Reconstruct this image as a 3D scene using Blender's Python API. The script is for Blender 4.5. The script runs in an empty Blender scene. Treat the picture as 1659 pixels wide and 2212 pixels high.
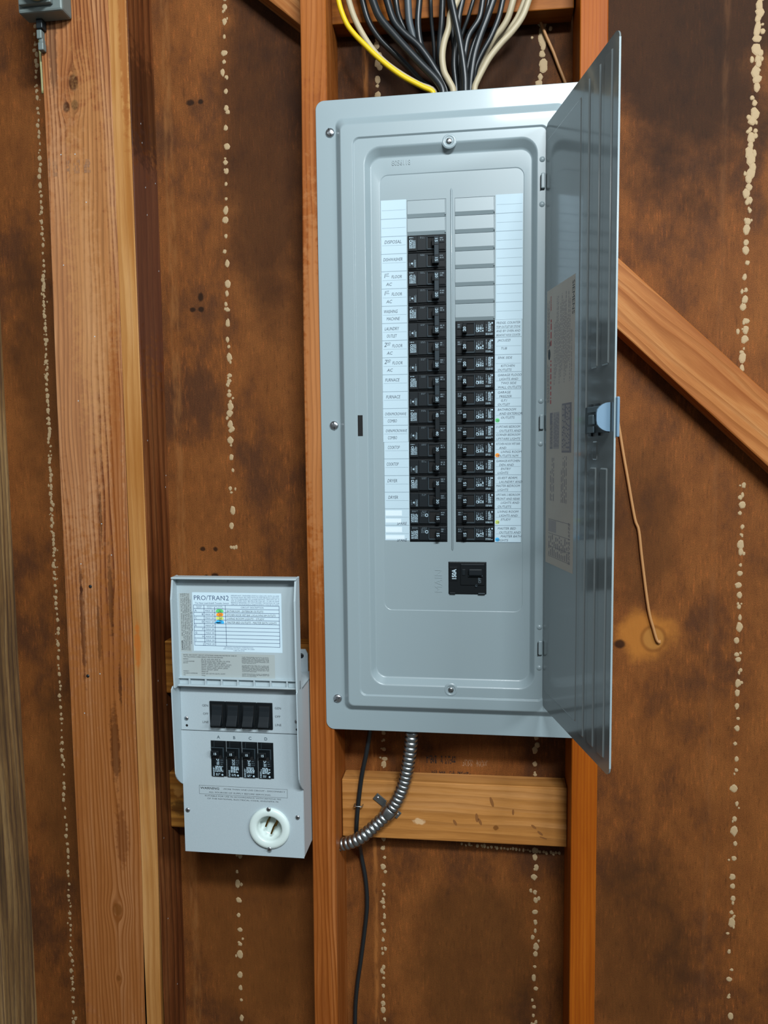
import bpy, bmesh, math, random
from mathutils import Vector, Matrix
random.seed(7)
# ------------------------------------------------------------------ units
# Everything is measured in inches on the wall: X right, Z up (0 = bottom of the
# breaker rows, 60 in above the floor), Y away from the viewer (0 = stud faces).
U = 0.0254
FL = 60.0
def V(x, y, z): return Vector((x * U, y * U, (z + FL) * U))
sc = bpy.context.scene
col = sc.collection

# ------------------------------------------------------------------ camera
cam_d = bpy.data.cameras.new('camera'); cam = bpy.data.objects.new('camera', cam_d)
col.objects.link(cam); sc.camera = cam
cam_d.sensor_fit = 'VERTICAL'; cam_d.sensor_height = 36.0
cam_d.lens = 1619.65 / 2212 * 36.0
cam_d.clip_start = 0.02
yaw, pitch, roll = 0.13261, -0.08232, 0.01115
R = (Matrix.Rotation(yaw, 3, 'Z') @ Matrix.Rotation(pitch, 3, 'X') @ Matrix.Rotation(roll, 3, 'Y'))
rx, fw, up = R @ Vector((1, 0, 0)), R @ Vector((0, 1, 0)), R @ Vector((0, 0, 1))
M = Matrix((rx, up, -fw)).transposed().to_4x4(); M.translation = V(8.4375, -44.797, 5.5335)
cam.matrix_world = M

# ------------------------------------------------------------------ light
w = bpy.data.worlds.new('garage_air'); sc.world = w; w.use_nodes = True
w.node_tree.nodes['Background'].inputs[0].default_value = (0.90, 0.96, 1.0, 1)
w.node_tree.nodes['Background'].inputs[1].default_value = 0.13
def lamp(name, x, y, z, tx, ty, tz, sx, sy, power, colr=(0.90, 0.97, 1.0)):
    d = bpy.data.lights.new(name, 'AREA'); d.shape = 'RECTANGLE'; d.size = sx * U; d.size_y = sy * U
    d.energy = power; d.color = colr
    o = bpy.data.objects.new(name, d); col.objects.link(o); o.location = V(x, y, z)
    o.rotation_euler = (V(tx, ty, tz) - V(x, y, z)).to_track_quat('-Z', 'Y').to_euler()
    return o
lamp('ceiling_lamp', 30, -88, 68, 8, 0, -5, 40, 8, 100)
lamp('ceiling_lamp', 95, -85, 46, 10, 0, -5, 40, 10, 42)
lamp('ceiling_lamp', -48, -75, 46, 0, 0, 0, 34, 8, 2)
sc.view_settings.view_transform = 'Standard'; sc.view_settings.look = 'None'
sc.view_settings.gamma = 1.0; sc.view_settings.use_curve_mapping = False
sc.view_settings.exposure = 0.0

# ------------------------------------------------------------------ materials
def lin(h):
    if isinstance(h, str):
        v = [int(h[i:i + 2], 16) / 255 for i in (0, 2, 4)]
        return tuple(a / 12.92 if a < .04045 else ((a + .055) / 1.055) ** 2.4 for a in v) + (1,)
    return tuple(h) + (1,)
class N:
    def __init__(s, name, rough=.5, metal=0, coat=0):
        s.m = bpy.data.materials.new(name); s.m.use_nodes = True; s.t = s.m.node_tree
        s.b = s.t.nodes['Principled BSDF']; s.b.inputs['Roughness'].default_value = rough
        s.b.inputs['Metallic'].default_value = metal; s.b.inputs['Coat Weight'].default_value = coat
        s.b.inputs['Coat Roughness'].default_value = .08
    def n(s, k): return s.t.nodes.new(k)
    def put(s, sock, v):
        if isinstance(v, bpy.types.NodeSocket): s.t.links.new(v, sock)
        elif isinstance(v, (int, float)): sock.default_value = v
        else: sock.default_value = v
    def math(s, op, a, b=0, c=0):
        n = s.n('ShaderNodeMath'); n.operation = op
        for i, v in enumerate((a, b, c)): s.put(n.inputs[i], v)
        return n.outputs[0]
    def mix(s, f, a, b, mode='MIX'):
        n = s.n('ShaderNodeMix'); n.data_type = 'RGBA'; n.blend_type = mode
        s.put(n.inputs[0], f); s.put(n.inputs[6], a if not isinstance(a, str) else lin(a)); s.put(n.inputs[7], b if not isinstance(b, str) else lin(b))
        return n.outputs[2]
    def comb(s, x, y, z):
        n = s.n('ShaderNodeCombineXYZ')
        for i, v in enumerate((x, y, z)): s.put(n.inputs[i], v)
        return n.outputs[0]
    def noise(s, vec, scale=1, detail=3, rough=.55, dist=0):
        n = s.n('ShaderNodeTexNoise'); s.put(n.inputs['Vector'], vec)
        for k, v in (('Scale', scale), ('Detail', detail), ('Roughness', rough), ('Distortion', dist)): s.put(n.inputs[k], v)
        return n.outputs['Fac']
    def sm(s, x, a, b, lo=0, hi=1):
        n = s.n('ShaderNodeMapRange'); n.interpolation_type = 'SMOOTHSTEP'
        for i, v in enumerate((x, a, b, lo, hi)): s.put(n.inputs[i], v)
        return n.outputs[0]
    def ramp(s, f, stops):
        n = s.n('ShaderNodeValToRGB'); s.put(n.inputs[0], f); r = n.color_ramp
        while len(r.elements) < len(stops): r.elements.new(.5)
        for e, (p, c) in zip(r.elements, stops): e.position = p; e.color = lin(c)
        return n.outputs[0]
    def pos(s):            # wall position in inches
        g = s.n('ShaderNodeNewGeometry'); q = s.n('ShaderNodeSeparateXYZ'); s.t.links.new(g.outputs['Position'], q.inputs[0])
        return (s.math('MULTIPLY', q.outputs[0], 1 / U), s.math('MULTIPLY', q.outputs[1], 1 / U),
                s.math('SUBTRACT', s.math('MULTIPLY', q.outputs[2], 1 / U), FL))
    def color(s, c): s.put(s.b.inputs['Base Color'], lin(c) if isinstance(c, (str, tuple)) else c); return s
    def bump(s, h, strength=.3, dist=.02):
        n = s.n('ShaderNodeBump'); s.put(n.inputs['Height'], h); n.inputs['Strength'].default_value = strength
        n.inputs['Distance'].default_value = dist * U; s.t.links.new(n.outputs[0], s.b.inputs['Normal'])
    def dist(s, u, v, x, z, rx, rz):
        a = s.math('DIVIDE', s.math('SUBTRACT', u, x), rx); b = s.math('DIVIDE', s.math('SUBTRACT', v, z), rz)
        return s.math('SQRT', s.math('ADD', s.math('MULTIPLY', a, a), s.math('MULTIPLY', b, b))), a

def flat(name, c, rough=.5, metal=0, coat=0, spec=.5):
    s = N(name, rough, metal, coat).color(c); s.b.inputs['Specular IOR Level'].default_value = spec; return s.m

def paint(name, c, rough, fine=0.0, coat=0.3):
    s = N(name, rough, 0, coat); x, y, z = s.pos(); p = s.comb(x, y, z)
    a = s.noise(p, .35, 2); b = s.noise(p, 60, 2, .7)
    base = s.mix(s.sm(a, .3, .7, 0, .10), lin(c), (0.9 * lin(c)[0], 0.95 * lin(c)[1], lin(c)[2], 1))
    if fine: base = s.mix(s.sm(b, .3, .7, 0, fine), base, 'e8ecee')
    s.color(base); s.bump(s.noise(p, 9 if not fine else 45, 2), .05 if not fine else .15, .01)
    return s.m

def wood(name, stops, axis='Z', ang=0.0, freq=4.0, warp=1.2, lines=.5, dark='4a2208', knots=(), seed=0, fib=.25, spots=None, rough=.5, bands=()):
    s = N(name, rough); s.b.inputs['Specular IOR Level'].default_value = .12; x, y, z = s.pos()
    if ang:
        ca, sa = math.cos(ang), math.sin(ang)
        v = s.math('ADD', s.math('MULTIPLY', x, ca), s.math('MULTIPLY', z, sa))
        u = s.math('ADD', s.math('MULTIPLY', z, ca), s.math('MULTIPLY', x, -sa))
    elif axis == 'Z': u, v = x, z
    else: u, v = z, x
    u0, v0 = u, v
    u = s.math('ADD', u, s.math('MULTIPLY', y, .83))
    # grain flows round each knot
    knotmask = None
    for (kx, kz, kr, kh) in knots:
        d, a = s.dist(u0, v0, kx, kz, kr, kh)
        e = s.math('EXPONENT', s.math('MULTIPLY', s.math('MULTIPLY', d, d), -.16))
        push = s.math('MULTIPLY', e, s.math('MULTIPLY', s.sm(a, -1.2, 1.2, -1, 1), kr * -1.3))
        u = s.math('ADD', u, push)
        k = s.sm(d, .75, 1.25, 1, 0)
        knotmask = k if knotmask is None else s.math('MAXIMUM', knotmask, k)
    wn = s.noise(s.comb(s.math('MULTIPLY', u, .45), s.math('MULTIPLY', v, .055), seed), 1, 2, .5)
    uw = s.math('ADD', u, s.math('MULTIPLY', s.math('SUBTRACT', wn, .5), warp * 2))
    ring = s.math('FRACT', s.math('MULTIPLY', uw, freq * .5))
    ring = s.math('MULTIPLY', s.sm(ring, .35, .92), s.sm(ring, .93, 1, 1, 0))
    vary = s.noise(s.comb(s.math('MULTIPLY', u, .5), s.math('MULTIPLY', v, .03), seed + 3), 1, 2)
    ring = s.math('MULTIPLY', ring, s.sm(vary, .38, .60, .7, 1))
    st = s.noise(s.comb(s.math('MULTIPLY', uw, 1.6), s.math('MULTIPLY', v, .06), seed + 7), 1, 4, .6)
    fi = s.noise(s.comb(s.math('MULTIPLY', u, 26), s.math('MULTIPLY', v, .9), seed + 9), 1, 3, .6)
    big = s.noise(s.comb(s.math('MULTIPLY', u, .25), s.math('MULTIPLY', v, .07), seed + 11), 1, 2)
    f = s.math('ADD', s.math('MULTIPLY', st, .65), s.math('MULTIPLY', big, .35))
    base = s.ramp(s.sm(f, .30, .70), stops)
    base = s.mix(s.math('MULTIPLY', ring, lines), base, dark, 'MIX')
    base = s.mix(s.sm(fi, .30, .70, fib, 0), base, dark)
    base = s.mix(s.sm(fi, .60, .85, 0, fib * .6), base, stops[-1][1])
    for (b0, b1, cc, ff) in bands:                      # boards / heartwood strips of another tint
        m = s.math('MULTIPLY', s.sm(uw if False else u, b0 - .08, b0 + .08), s.sm(u, b1 - .08, b1 + .08, 1, 0))
        base = s.mix(s.math('MULTIPLY', m, ff), base, cc)
    if knotmask is not None: base = s.mix(s.math('MULTIPLY', knotmask, .82), base, '2c1206')
    for (sx, sz, a, b, cc, ff) in (spots or ()):
        d, _ = s.dist(u0, v0, sx, sz, a, b)
        nn = s.noise(s.comb(s.math('ADD', u0, s.math('MULTIPLY', y, .83)), v0, seed + sx), 2.2, 4, .65)
        d = s.math('ADD', d, s.math('MULTIPLY', s.math('SUBTRACT', nn, .5), 1.6))
        base = s.mix(s.sm(d, .55, 1.0, ff, 0), base, cc)
    s.color(base)
    s.bump(s.math('ADD', s.math('MULTIPLY', ring, -.6), s.math('MULTIPLY', fi, .5)), .35, .02)
    return s.m

def sheathing():
    s = N('fibrous_brown_sheathing', .7); s.b.inputs['Specular IOR Level'].default_value = .15; x, y, z = s.pos()
    streak = s.noise(s.comb(s.math('MULTIPLY', x, 7.5), s.math('MULTIPLY', z, 1.1), 0), 1, 4, .65)
    big = s.noise(s.comb(s.math('MULTIPLY', x, .13), s.math('MULTIPLY', z, .085), 4), 1, 4, .6)
    mid = s.noise(s.comb(s.math('MULTIPLY', x, .55), s.math('MULTIPLY', z, .30), 9), 1, 5, .65)
    fine = s.noise(s.comb(s.math('MULTIPLY', x, 34), s.math('MULTIPLY', z, 20), 2), 1, 2, .7)
    f = s.math('ADD', s.math('MULTIPLY', big, .6), s.math('MULTIPLY', mid, .4))
    base = s.ramp(s.sm(f, .36, .66), [(0, '52301a'), (.40, '74431d'), (1, '865024')])
    base = s.mix(s.math('MULTIPLY', s.sm(streak, .50, .78), s.sm(mid, .40, .62, .15, .75)), base, 'aa5e2a')
    base = s.mix(s.sm(streak, .25, .46, .45, 0), base, '2e1606')
    base = s.mix(s.sm(fine, .30, .62, .60, 0), base, '1c0d04')
    base = s.mix(s.sm(fine, .60, .80, 0, .45), base, 'a4622a')
    # broad darker patches, strongest towards the top of the bays
    def patch(px, pz, a, b, c, k, nz=1.0, ns=.35):
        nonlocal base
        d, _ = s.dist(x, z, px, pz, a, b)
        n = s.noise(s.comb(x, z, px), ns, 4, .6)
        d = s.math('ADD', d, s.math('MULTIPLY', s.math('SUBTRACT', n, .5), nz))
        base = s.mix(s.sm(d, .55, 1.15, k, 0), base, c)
    patch(20.5, 33, 6.5, 15, '1e0f05', .85)
    patch(7, 33, 9, 12, '1e0f05', .85)
    patch(-5.5, 25, 3.5, 13, '2c1607', .7)
    patch(18, 1, 2.6, 6, '38200b', .5)
    patch(8, -29, 4.5, 7, '3c240c', .5)
    patch(18.5, -27, 4, 8, '3a220c', .5)
    patch(-21, 12, 3.0, 9, '3a200a', .5)
    patch(-21, -18, 2.5, 9, '4a2c10', .4)
    patch(-7.5, -27, 5, 9, '5a3413', .55)
    # water ring and knot where the bell wire leaves the wall
    patch(18.5, -6.3, 1.9, 1.75, 'a86a2a', .75, .9, .8)
    d, _ = s.dist(x, z, 19.05, -6.5, .72, .78)
    base = s.mix(s.sm(d, .75, 1.0, .55, 0), base, '9a6c34')
    d2 = s.math('ABSOLUTE', s.math('SUBTRACT', d, 1.0)); base = s.mix(s.sm(d2, .0, .26, .4, 0), base, '4a260c')
    patch(17.0, -6.9, .35, .3, '241006', .9)
    for (px, pz, a, b) in ((-10.6, 14.9, .16, .12), (-10.0, 14.9, .16, .14), (-10.0, 15.7, .14, .22), (-10.4, -1.0, .14, .12),
                           (-9.5, -1.0, .12, .12), (-10.2, -2.9, .14, .12), (-9.6, -2.8, .18, .14), (-10.3, 28.0, .2, .15), (-9.6, 28.0, .15, .12)):
        patch(px, pz, a * 1.5, b * 1.5, '150a04', .85, .6, 3)
    # pale scuffs and flecks of plaster dust
    sp = s.noise(s.comb(x, z, 31), 1.9, 6, .75); sp2 = s.noise(s.comb(x, z, 13), .25, 2)
    base = s.mix(s.math('MULTIPLY', s.sm(sp, .70, .78), s.sm(sp2, .5, .62, 0, .65)), base, 'a5835a')
    for (x0, x1, c, k) in ((1.0, 1.25, 'a86a34', .35), (-12.1, -11.6, '8a5a30', .30), (22.4, 22.7, '7a5030', .12)):
        m = s.math('MULTIPLY', s.sm(x, x0 - .15, x0 + .1), s.sm(x, x1 - .1, x1 + .15, 1, 0))
        n = s.noise(s.comb(s.math('MULTIPLY', x, 3), s.math('MULTIPLY', z, .5), 5), 1, 3)
        base = s.mix(s.math('MULTIPLY', m, s.sm(n, .35, .65, 0, k * 1.6)), base, c)
    s.color(base)
    s.bump(s.math('ADD', s.math('MULTIPLY', fine, .6), streak), .45, .03)
    return s.m

MT = {}
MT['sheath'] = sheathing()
OR = [(0, '7d3a10'), (.5, 'a5541a'), (1, 'b96a2a')]
MT['stud_l'] = wood('orange_fir_stud_with_wavy_rings', [(0, '80441a'), (.5, '985624'), (1, 'ac6c3c')], freq=6.5, warp=.55, lines=.75, dark='6e340a', seed=2,
    spots=[(-1.5, 31, 1.4, 6, '9c5c26', .4), (-1.6, 9, 1.0, 14, 'b07a4c', .4)])
MT['stud_r'] = wood('smooth_orange_fir_stud', [(0, '88430a'), (.5, '9a500e'), (1, 'a85e18')], freq=9, warp=.3, lines=.35, dark='7a300a', seed=5, fib=.18)
MT['post'] = wood('weathered_fir_plank_with_knots', [(0, '8c5430'), (.45, 'a66c40'), (1, 'b8865e')], freq=7.4, warp=.7, lines=1.0, dark='5e3018', seed=1.3, fib=.35,
    knots=[(-16.34, 28.06, .30, .48), (-16.3, 26.75, .22, .30), (-16.85, 26.65, .22, .30), (-15.73, -24.75, .33, .42), (-15.85, -29.6, .16, .2)],
    spots=[(-17.2, 12, 2.4, 17, 'c4946a', .22), (-15.6, 18, 1.9, 14, 'bf8c54', .25), (-16, -22, 4.5, 24, '8e5422', .55), (-17.6, 30.4, .35, 4, '4c3426', .55),
           (-15.3, -3.5, .22, 3.4, '2a140a', .55), (-16.2, -6, .18, 2.6, '2a140a', .45), (-15.4, -13.5, .4, 3.0, '3a1a0a', .6), (-15.75, 1.5, .12, 2.2, '2a140a', .6), (-14.9, -9.5, .14, 1.6, '2a140a', .6), (-17.3, -3.2, .13, .5, '2a1a14', .8), (-15.2, -19.5, .5, 2.4, '5a2c10', .5), (-14.5, 4, .5, 12, '8e5020', .5), (-17.3, -5.5, .2, 4.5, '3c1a0e', .6)])
MT['post_b'] = wood('pale_yellow_fir_plank', [(0, '9c6630'), (.5, 'b07e48'), (1, 'c0925e')], freq=5.0, warp=.4, lines=.35, dark='7c4414', seed=8, fib=.15,
    spots=[(-13.0, 31, .35, 8, '8a4c20', .6), (-13.6, -6.8, .25, 1.9, 'b8601c', .6), (-12.4, 10, .25, 22, '7a5040', .4)])
MT['post_side'] = wood('dark_bark_edged_fir_side', [(0, '4c2614'), (.5, '764222'), (1, '905a34')], freq=3.0, warp=.6, lines=.6, dark='241008', seed=12, fib=.4,
    spots=[(-12.75, 18, 9, 9, '5c3a2e', .65), (-12.75, 27, 9, 4, '24140c', .5)])
MT['stud_w'] = wood('grey_weathered_stud', [(0, '584630'), (.5, '8a6a42'), (1, 'b09060')], freq=5, warp=.7, lines=.6, dark='2c2028', seed=15, fib=.4)
MT['block'] = wood('pale_fir_blocking', [(0, '9a6430'), (.5, 'b0783e'), (1, 'be8852')], axis='X', freq=3.2, warp=.8, lines=.35, dark='6a3c14', seed=21, fib=.2,
    knots=[(4.2, -18.35, .0, .0)] if False else (), spots=[(-18.55, 4.3, .25, .45, 'd0b088', .7), (-15.7, 3.2, .35, .9, '5a3210', .6), (-18.7, 9.2, .18, .2, '5a3210', .7)])
MT['block_top'] = wood('orange_top_blocking', [(0, '74400f'), (.5, '8c5018'), (1, '9c5e24')], axis='X', freq=3, warp=.7, lines=.3, dark='5a2a0c', seed=23)
MT['block_dk'] = wood('brown_end_blocking', [(0, '6c4014'), (.5, '8c5822'), (1, 'a67434')], axis='X', freq=4, warp=.6, lines=.4, dark='3c1c0a', seed=25,
    spots=[(-17.4, -12.1, .45, .45, 'a8763c', .7), (-18.5, -11.9, .7, .8, '3a2410', .6)])
MT['brace'] = wood('diagonal_fir_brace', [(0, '925428'), (.45, 'a86c3a'), (1, 'bc8854')], ang=-0.726, freq=3.4, warp=1.3, lines=.6, dark='743c10', seed=31, fib=.25,
    bands=((0, .01, '7a4630', 0),), spots=[])
MT['glue'] = N('dried_tan_glue', .7).color('a58c68').m
MT['panel'] = paint('grey_blue_enamel', '8b9a9f', .37, 0, .12)
MT['panel_shaded'] = paint('grey_enamel_door_shaded', '6f7778', .16, 0, .4)  # cover enamel darkened to hold the shade on the open door
MT['box'] = paint('speckled_light_grey_powder_coat', '9dadb4', .42, .22, .1)
MT['lid'] = flat('pale_grey_plastic', 'a6b5bb', .45)
MT['print_strip'] = flat('clear_film_backed_with_grey', 'a3adad', .35)
MT['black'] = flat('black_breaker_plastic', '0d1215', .5, spec=.22)
MT['black2'] = flat('charcoal_plastic', '161c20', .5, spec=.22)
MT['grey2'] = flat('dark_grey_plastic', '2c363c', .5, spec=.22)
MT['void'] = flat('unlit_hollow', '050607', .8)
MT['paper'] = flat('bluish_white_paper', 'b6ccd7', .6); MT['paper2'] = flat('bright_white_paper', 'c4dbe7', .6)
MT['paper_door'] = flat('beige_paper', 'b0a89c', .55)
MT['white'] = flat('correction_white', 'd6e6ee', .6)
MT['ink'] = flat('dark_blue_pen_ink', '3c4856', .6)
MT['line'] = flat('grey_printed_rule', '8296a2', .6)
MT['line2'] = flat('blue_grey_print', '3f5474', .6)
MT['black_ink'] = flat('black_print', '252a2e', .6)
MT['grey_ink'] = flat('grey_print', '6f7674', .6)
MT['door_ink'] = flat('faded_grey_print', '77747a', .6); MT['door_line'] = flat('pale_grey_print', '979290', .6)
MT['red_ink'] = flat('red_print', 'b03a3c', .6)
MT['wprint'] = flat('white_moulded_print', 'a9c2cf', .5)
MT['wprint2'] = flat('dim_grey_moulded_print', '63737c', .5)
MT['green'] = flat('green_highlighter', '5fd078', .6); MT['orange'] = flat('orange_highlighter', 'ff9a1c', .6)
MT['yellow'] = flat('yellow_green_highlighter', 'cfe070', .6); MT['blue'] = flat('blue_highlighter', '35b4f0', .6)
MT['steel'] = flat('bright_zinc_steel', 'b8bcc0', .28, 1)
MT['galv'] = flat('galvanised_steel', '9ea2a3', .34, 1)
MT['brass'] = flat('aged_brass', '8a6a2c', .35, 1)
MT['cableK'] = flat('black_cable_sheath', '181d20', .38)
MT['cableG'] = flat('faded_grey_cable_sheath', '3c4449', .45)
MT['cableW'] = flat('cream_cable_sheath', 'a99c80', .5)
MT['cableY'] = flat('yellow_cable_sheath', 'd8b60c', .45)
MT['cableT'] = flat('tan_bell_wire_sheath', 'a8794a', .55)
MT['nylon'] = N('white_nylon', .3).color('cfdedb').m
MT['latch'] = flat('light_blue_grey_plastic', '627f95', .45)
MT['latch_dk'] = flat('dark_latch_metal', '23292c', .4, .4)
MT['latch_md'] = flat('grey_latch_plastic', '4a5a62', .45)
MT['floor'] = N('grey_concrete', .8).color('6a6862').m
MT['oldmetal'] = flat('old_grey_painted_metal', '6b7674', .5, .2)
MT['oldwire'] = flat('pale_yellow_wire', '9a9868', .5)
MT['beige'] = flat('beige_fibre_tag', '8a7a68', .6)

# ------------------------------------------------------------------ mesh builder
_box = {}
def _bevbox():
    pass
class MB:
    def __init__(s): s.v, s.f, s.mi, s.sm, s.mats = [], [], [], [], []
    def m(s, key):
        if key not in s.mats: s.mats.append(key)
        return s.mats.index(key)
    def add(s, vs, fs, mat, smooth=False):
        b = len(s.v); s.v += [tuple(v) for v in vs]; i = s.m(mat)
        for f in fs: s.f.append([b + k for k in f]); s.mi.append(i); s.sm.append(smooth)
    def box(s, x0, x1, y0, y1, z0, z1, mat, b=0, xf=None):
        if x0 > x1: x0, x1 = x1, x0
        if y0 > y1: y0, y1 = y1, y0
        if z0 > z1: z0, z1 = z1, z0
        if not b:
            vs = [(x, y, z) for x in (x0, x1) for y in (y0, y1) for z in (z0, z1)]
            fs = [(0, 1, 3, 2), (4, 6, 7, 5), (0, 4, 5, 1), (2, 3, 7, 6), (0, 2, 6, 4), (1, 5, 7, 3)]
        else:
            b = min(b, (x1 - x0) / 2.01, (y1 - y0) / 2.01, (z1 - z0) / 2.01)
            bm = bmesh.new(); bmesh.ops.create_cube(bm, size=1)
            for v in bm.verts: v.co = Vector(((x0 + x1) / 2 + v.co.x * (x1 - x0), (y0 + y1) / 2 + v.co.y * (y1 - y0), (z0 + z1) / 2 + v.co.z * (z1 - z0)))
            bmesh.ops.bevel(bm, geom=list(bm.edges), offset=b, segments=2, profile=.5, affect='EDGES')
            bm.verts.index_update()
            vs = [tuple(v.co) for v in bm.verts]; fs = [[v.index for v in f.verts] for f in bm.faces]; bm.free()
        if xf: vs = [xf(*v) for v in vs]
        s.add(vs, fs, mat, False)
        return s
    def quad(s, x0, x1, z0, z1, y, mat): s.add([(x0, y, z0), (x1, y, z0), (x1, y, z1), (x0, y, z1)], [(0, 1, 2, 3)], mat)
    def poly(s, pts, y0, y1, mat):     # outline in XZ extruded between y0 (front) and y1 (back)
        n = len(pts); vs = [(x, y0, z) for x, z in pts] + [(x, y1, z) for x, z in pts]
        area = sum(pts[i][0] * pts[(i + 1) % n][1] - pts[(i + 1) % n][0] * pts[i][1] for i in range(n))
        fs = [list(range(n)), list(range(2 * n - 1, n - 1, -1))] + [(i, n + i, n + (i + 1) % n, (i + 1) % n) for i in range(n)]
        if area < 0: fs = [f[::-1] for f in fs]
        s.add(vs, fs, mat)
    def disc(s, x, z, r, y, mat, n=20, rz=None):
        rz = rz or r
        s.add([(x + r * math.cos(2 * math.pi * k / n), y, z + rz * math.sin(2 * math.pi * k / n)) for k in range(n)], [list(range(n))], mat)
    def lathe(s, x, y, z, prof, mat, n=24, smooth=True):   # axis = -Y ; prof = [(r, dy)] dy towards viewer positive
        vs = []
        for r, d in prof:
            for k in range(n): a = 2 * math.pi * k / n; vs.append((x + r * math.cos(a), y - d, z + r * math.sin(a)))
        fs = []
        for i in range(len(prof) - 1):
            for k in range(n): k2 = (k + 1) % n; fs.append((i * n + k, i * n + k2, (i + 1) * n + k2, (i + 1) * n + k))
        if prof[-1][0] > .001: fs.append([(len(prof) - 1) * n + k for k in range(n)])
        s.add(vs, fs, mat, smooth)
    def tube(s, pts, r, mat, n=10, sub=4, rad=None, flat_=1.0):
        P = spline(pts, sub) if sub else [Vector(p) for p in pts]
        vs, fs = [], []; prev = None
        for i, p in enumerate(P):
            t = (P[min(i + 1, len(P) - 1)] - P[max(i - 1, 0)]).normalized()
            a = t.cross(Vector((0, 1, 0)))
            if a.length < .1: a = prev or Vector((1, 0, 0))
            a.normalize(); b = t.cross(a).normalized(); prev = a
            rr = rad(i, len(P)) if rad else r
            for k in range(n): q = 2 * math.pi * k / n; vs.append(p + a * rr * math.cos(q) + b * rr * flat_ * math.sin(q))
        for i in range(len(P) - 1):
            for k in range(n): k2 = (k + 1) % n; fs.append((i * n + k, i * n + k2, (i + 1) * n + k2, (i + 1) * n + k))
        fs.append(list(range(n))[::-1]); fs.append([(len(P) - 1) * n + k for k in range(n)])
        s.add(vs, fs, mat, True)
        return P
    def text(s, body, x, z, size, y, mat, rot=0, ha='l', sx=1, shear=0, thick=0, bold=0):
        vs, fs, wd = glyphs(body, bold, thick)
        off = {'l': 0, 'c': -wd / 2, 'r': -wd}[ha]
        c, q = math.cos(rot), math.sin(rot); out = []
        for (a, b, d) in vs:
            a = (a + off + shear * b) * size * sx; b = b * size
            out.append((x + a * c - b * q, y - d, z + a * q + b * c))
        s.add(out, fs, mat)
    def micro(s, x0, x1, z0, z1, y, mat, rows=5, vert=False, fill=.55, seed=1):   # rows of print too small to read
        rr = random.Random(seed)
        L0, L1, A0, A1 = (z0, z1, x0, x1) if vert else (x0, x1, z0, z1)
        h = (A1 - A0) / rows
        for r in range(rows):
            p = L0; a = A0 + r * h
            end = L1 - (L1 - L0) * rr.choice((0, 0, .1, .3))
            while p < end:
                w_ = rr.uniform(.25, 1.3) * h * 1.3; q = min(p + w_, end)
                if vert: s.quad(a + h * .2, a + h * (.2 + fill), p, q, y, mat)
                else: s.quad(p, q, a + h * .2, a + h * (.2 + fill), y, mat)
                p = q + h * rr.uniform(.25, .6)
    def build(s, name, parent=None, at=(0, 0, 0), bevel=0, world=True, rel=None):
        me = bpy.data.meshes.new(name); ox, oy, oz = at if rel is None else rel
        me.from_pydata([((x - ox) * U, (y - oy) * U, (z - oz) * U) for x, y, z in s.v], [], s.f)
        for k in s.mats: me.materials.append(MT[k])
        me.polygons.foreach_set('material_index', s.mi); me.polygons.foreach_set('use_smooth', s.sm); me.update()
        o = bpy.data.objects.new(name, me); col.objects.link(o)
        if parent is None: o.location = V(*at)
        else: o.parent = parent
        if bevel:
            m = o.modifiers.new('edge', 'BEVEL'); m.width = bevel * U; m.segments = 2; m.limit_method = 'ANGLE'
        return o
def spline(pts, sub):
    P = [Vector(p) for p in pts]; out = []
    for i in range(len(P) - 1):
        p0, p1, p2, p3 = P[max(i - 1, 0)], P[i], P[i + 1], P[min(i + 2, len(P) - 1)]
        for k in range(sub):
            t = k / sub
            out.append(.5 * ((2 * p1) + (p2 - p0) * t + (2 * p0 - 5 * p1 + 4 * p2 - p3) * t * t + (3 * p1 - p0 - 3 * p2 + p3) * t ** 3))
    out.append(P[-1]); return out
_g = {}
def glyphs(body, bold, thick):
    k = (body, bold, thick)
    if k in _g: return _g[k]
    c = bpy.data.curves.new('t', 'FONT'); c.body = body; c.size = 1; c.resolution_u = 2; c.offset = bold; c.extrude = thick / 2
    o = bpy.data.objects.new('t', c); me = o.to_mesh()
    vs = [(v.co.x, v.co.y, v.co.z + thick / 2) for v in me.vertices]; fs = [list(p.vertices) for p in me.polygons]
    wd = max([v[0] for v in vs] or [0]); o.to_mesh_clear(); bpy.data.objects.remove(o); bpy.data.curves.remove(c)
    _g[k] = (vs, fs, wd); return _g[k]
def empty(name, x, y, z):
    o = bpy.data.objects.new(name, None); o.empty_display_size = .02; col.objects.link(o); o.location = V(x, y, z); return o
def tag(o, label=None, cat=None, group=None, kind=None):
    for k, v in (('label', label), ('category', cat), ('group', group), ('kind', kind)):
        if v: o[k] = v
    return o
def rloop(x0, x1, z0, z1, r, y, n=8):
    out = []
    for cx, cz, a0 in ((x1 - r, z1 - r, 0), (x0 + r, z1 - r, 90), (x0 + r, z0 + r, 180), (x1 - r, z0 + r, 270)):
        for k in range(n + 1):
            a = math.radians(a0 + 90 * k / n); out.append((cx + r * math.cos(a), y, cz + r * math.sin(a)))
    return out
def loft(mb, loops, mat, smooth=True, cap=None):
    n = len(loops[0]); vs = [p for l in loops for p in l]; fs = []
    for i in range(len(loops) - 1):
        for k in range(n): k2 = (k + 1) % n; fs.append((i * n + k, i * n + k2, (i + 1) * n + k2, (i + 1) * n + k))
    if cap: fs.append([(len(loops) - 1) * n + k for k in range(n)])
    mb.add(vs, fs, mat, smooth)
def steps(a, b, n=0):                       # pressed step: two tight bends with a straight flank
    out = []
    for t, e in ((0, 0), (.09, .02), (.17, .08), (.25, .17), (.75, .83), (.83, .92), (.91, .98), (1, 1)):
        q = [a[k] + (b[k] - a[k]) * t for k in range(5)]; out.append(rloop(*q, a[5] + (b[5] - a[5]) * e))
    return out
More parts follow.
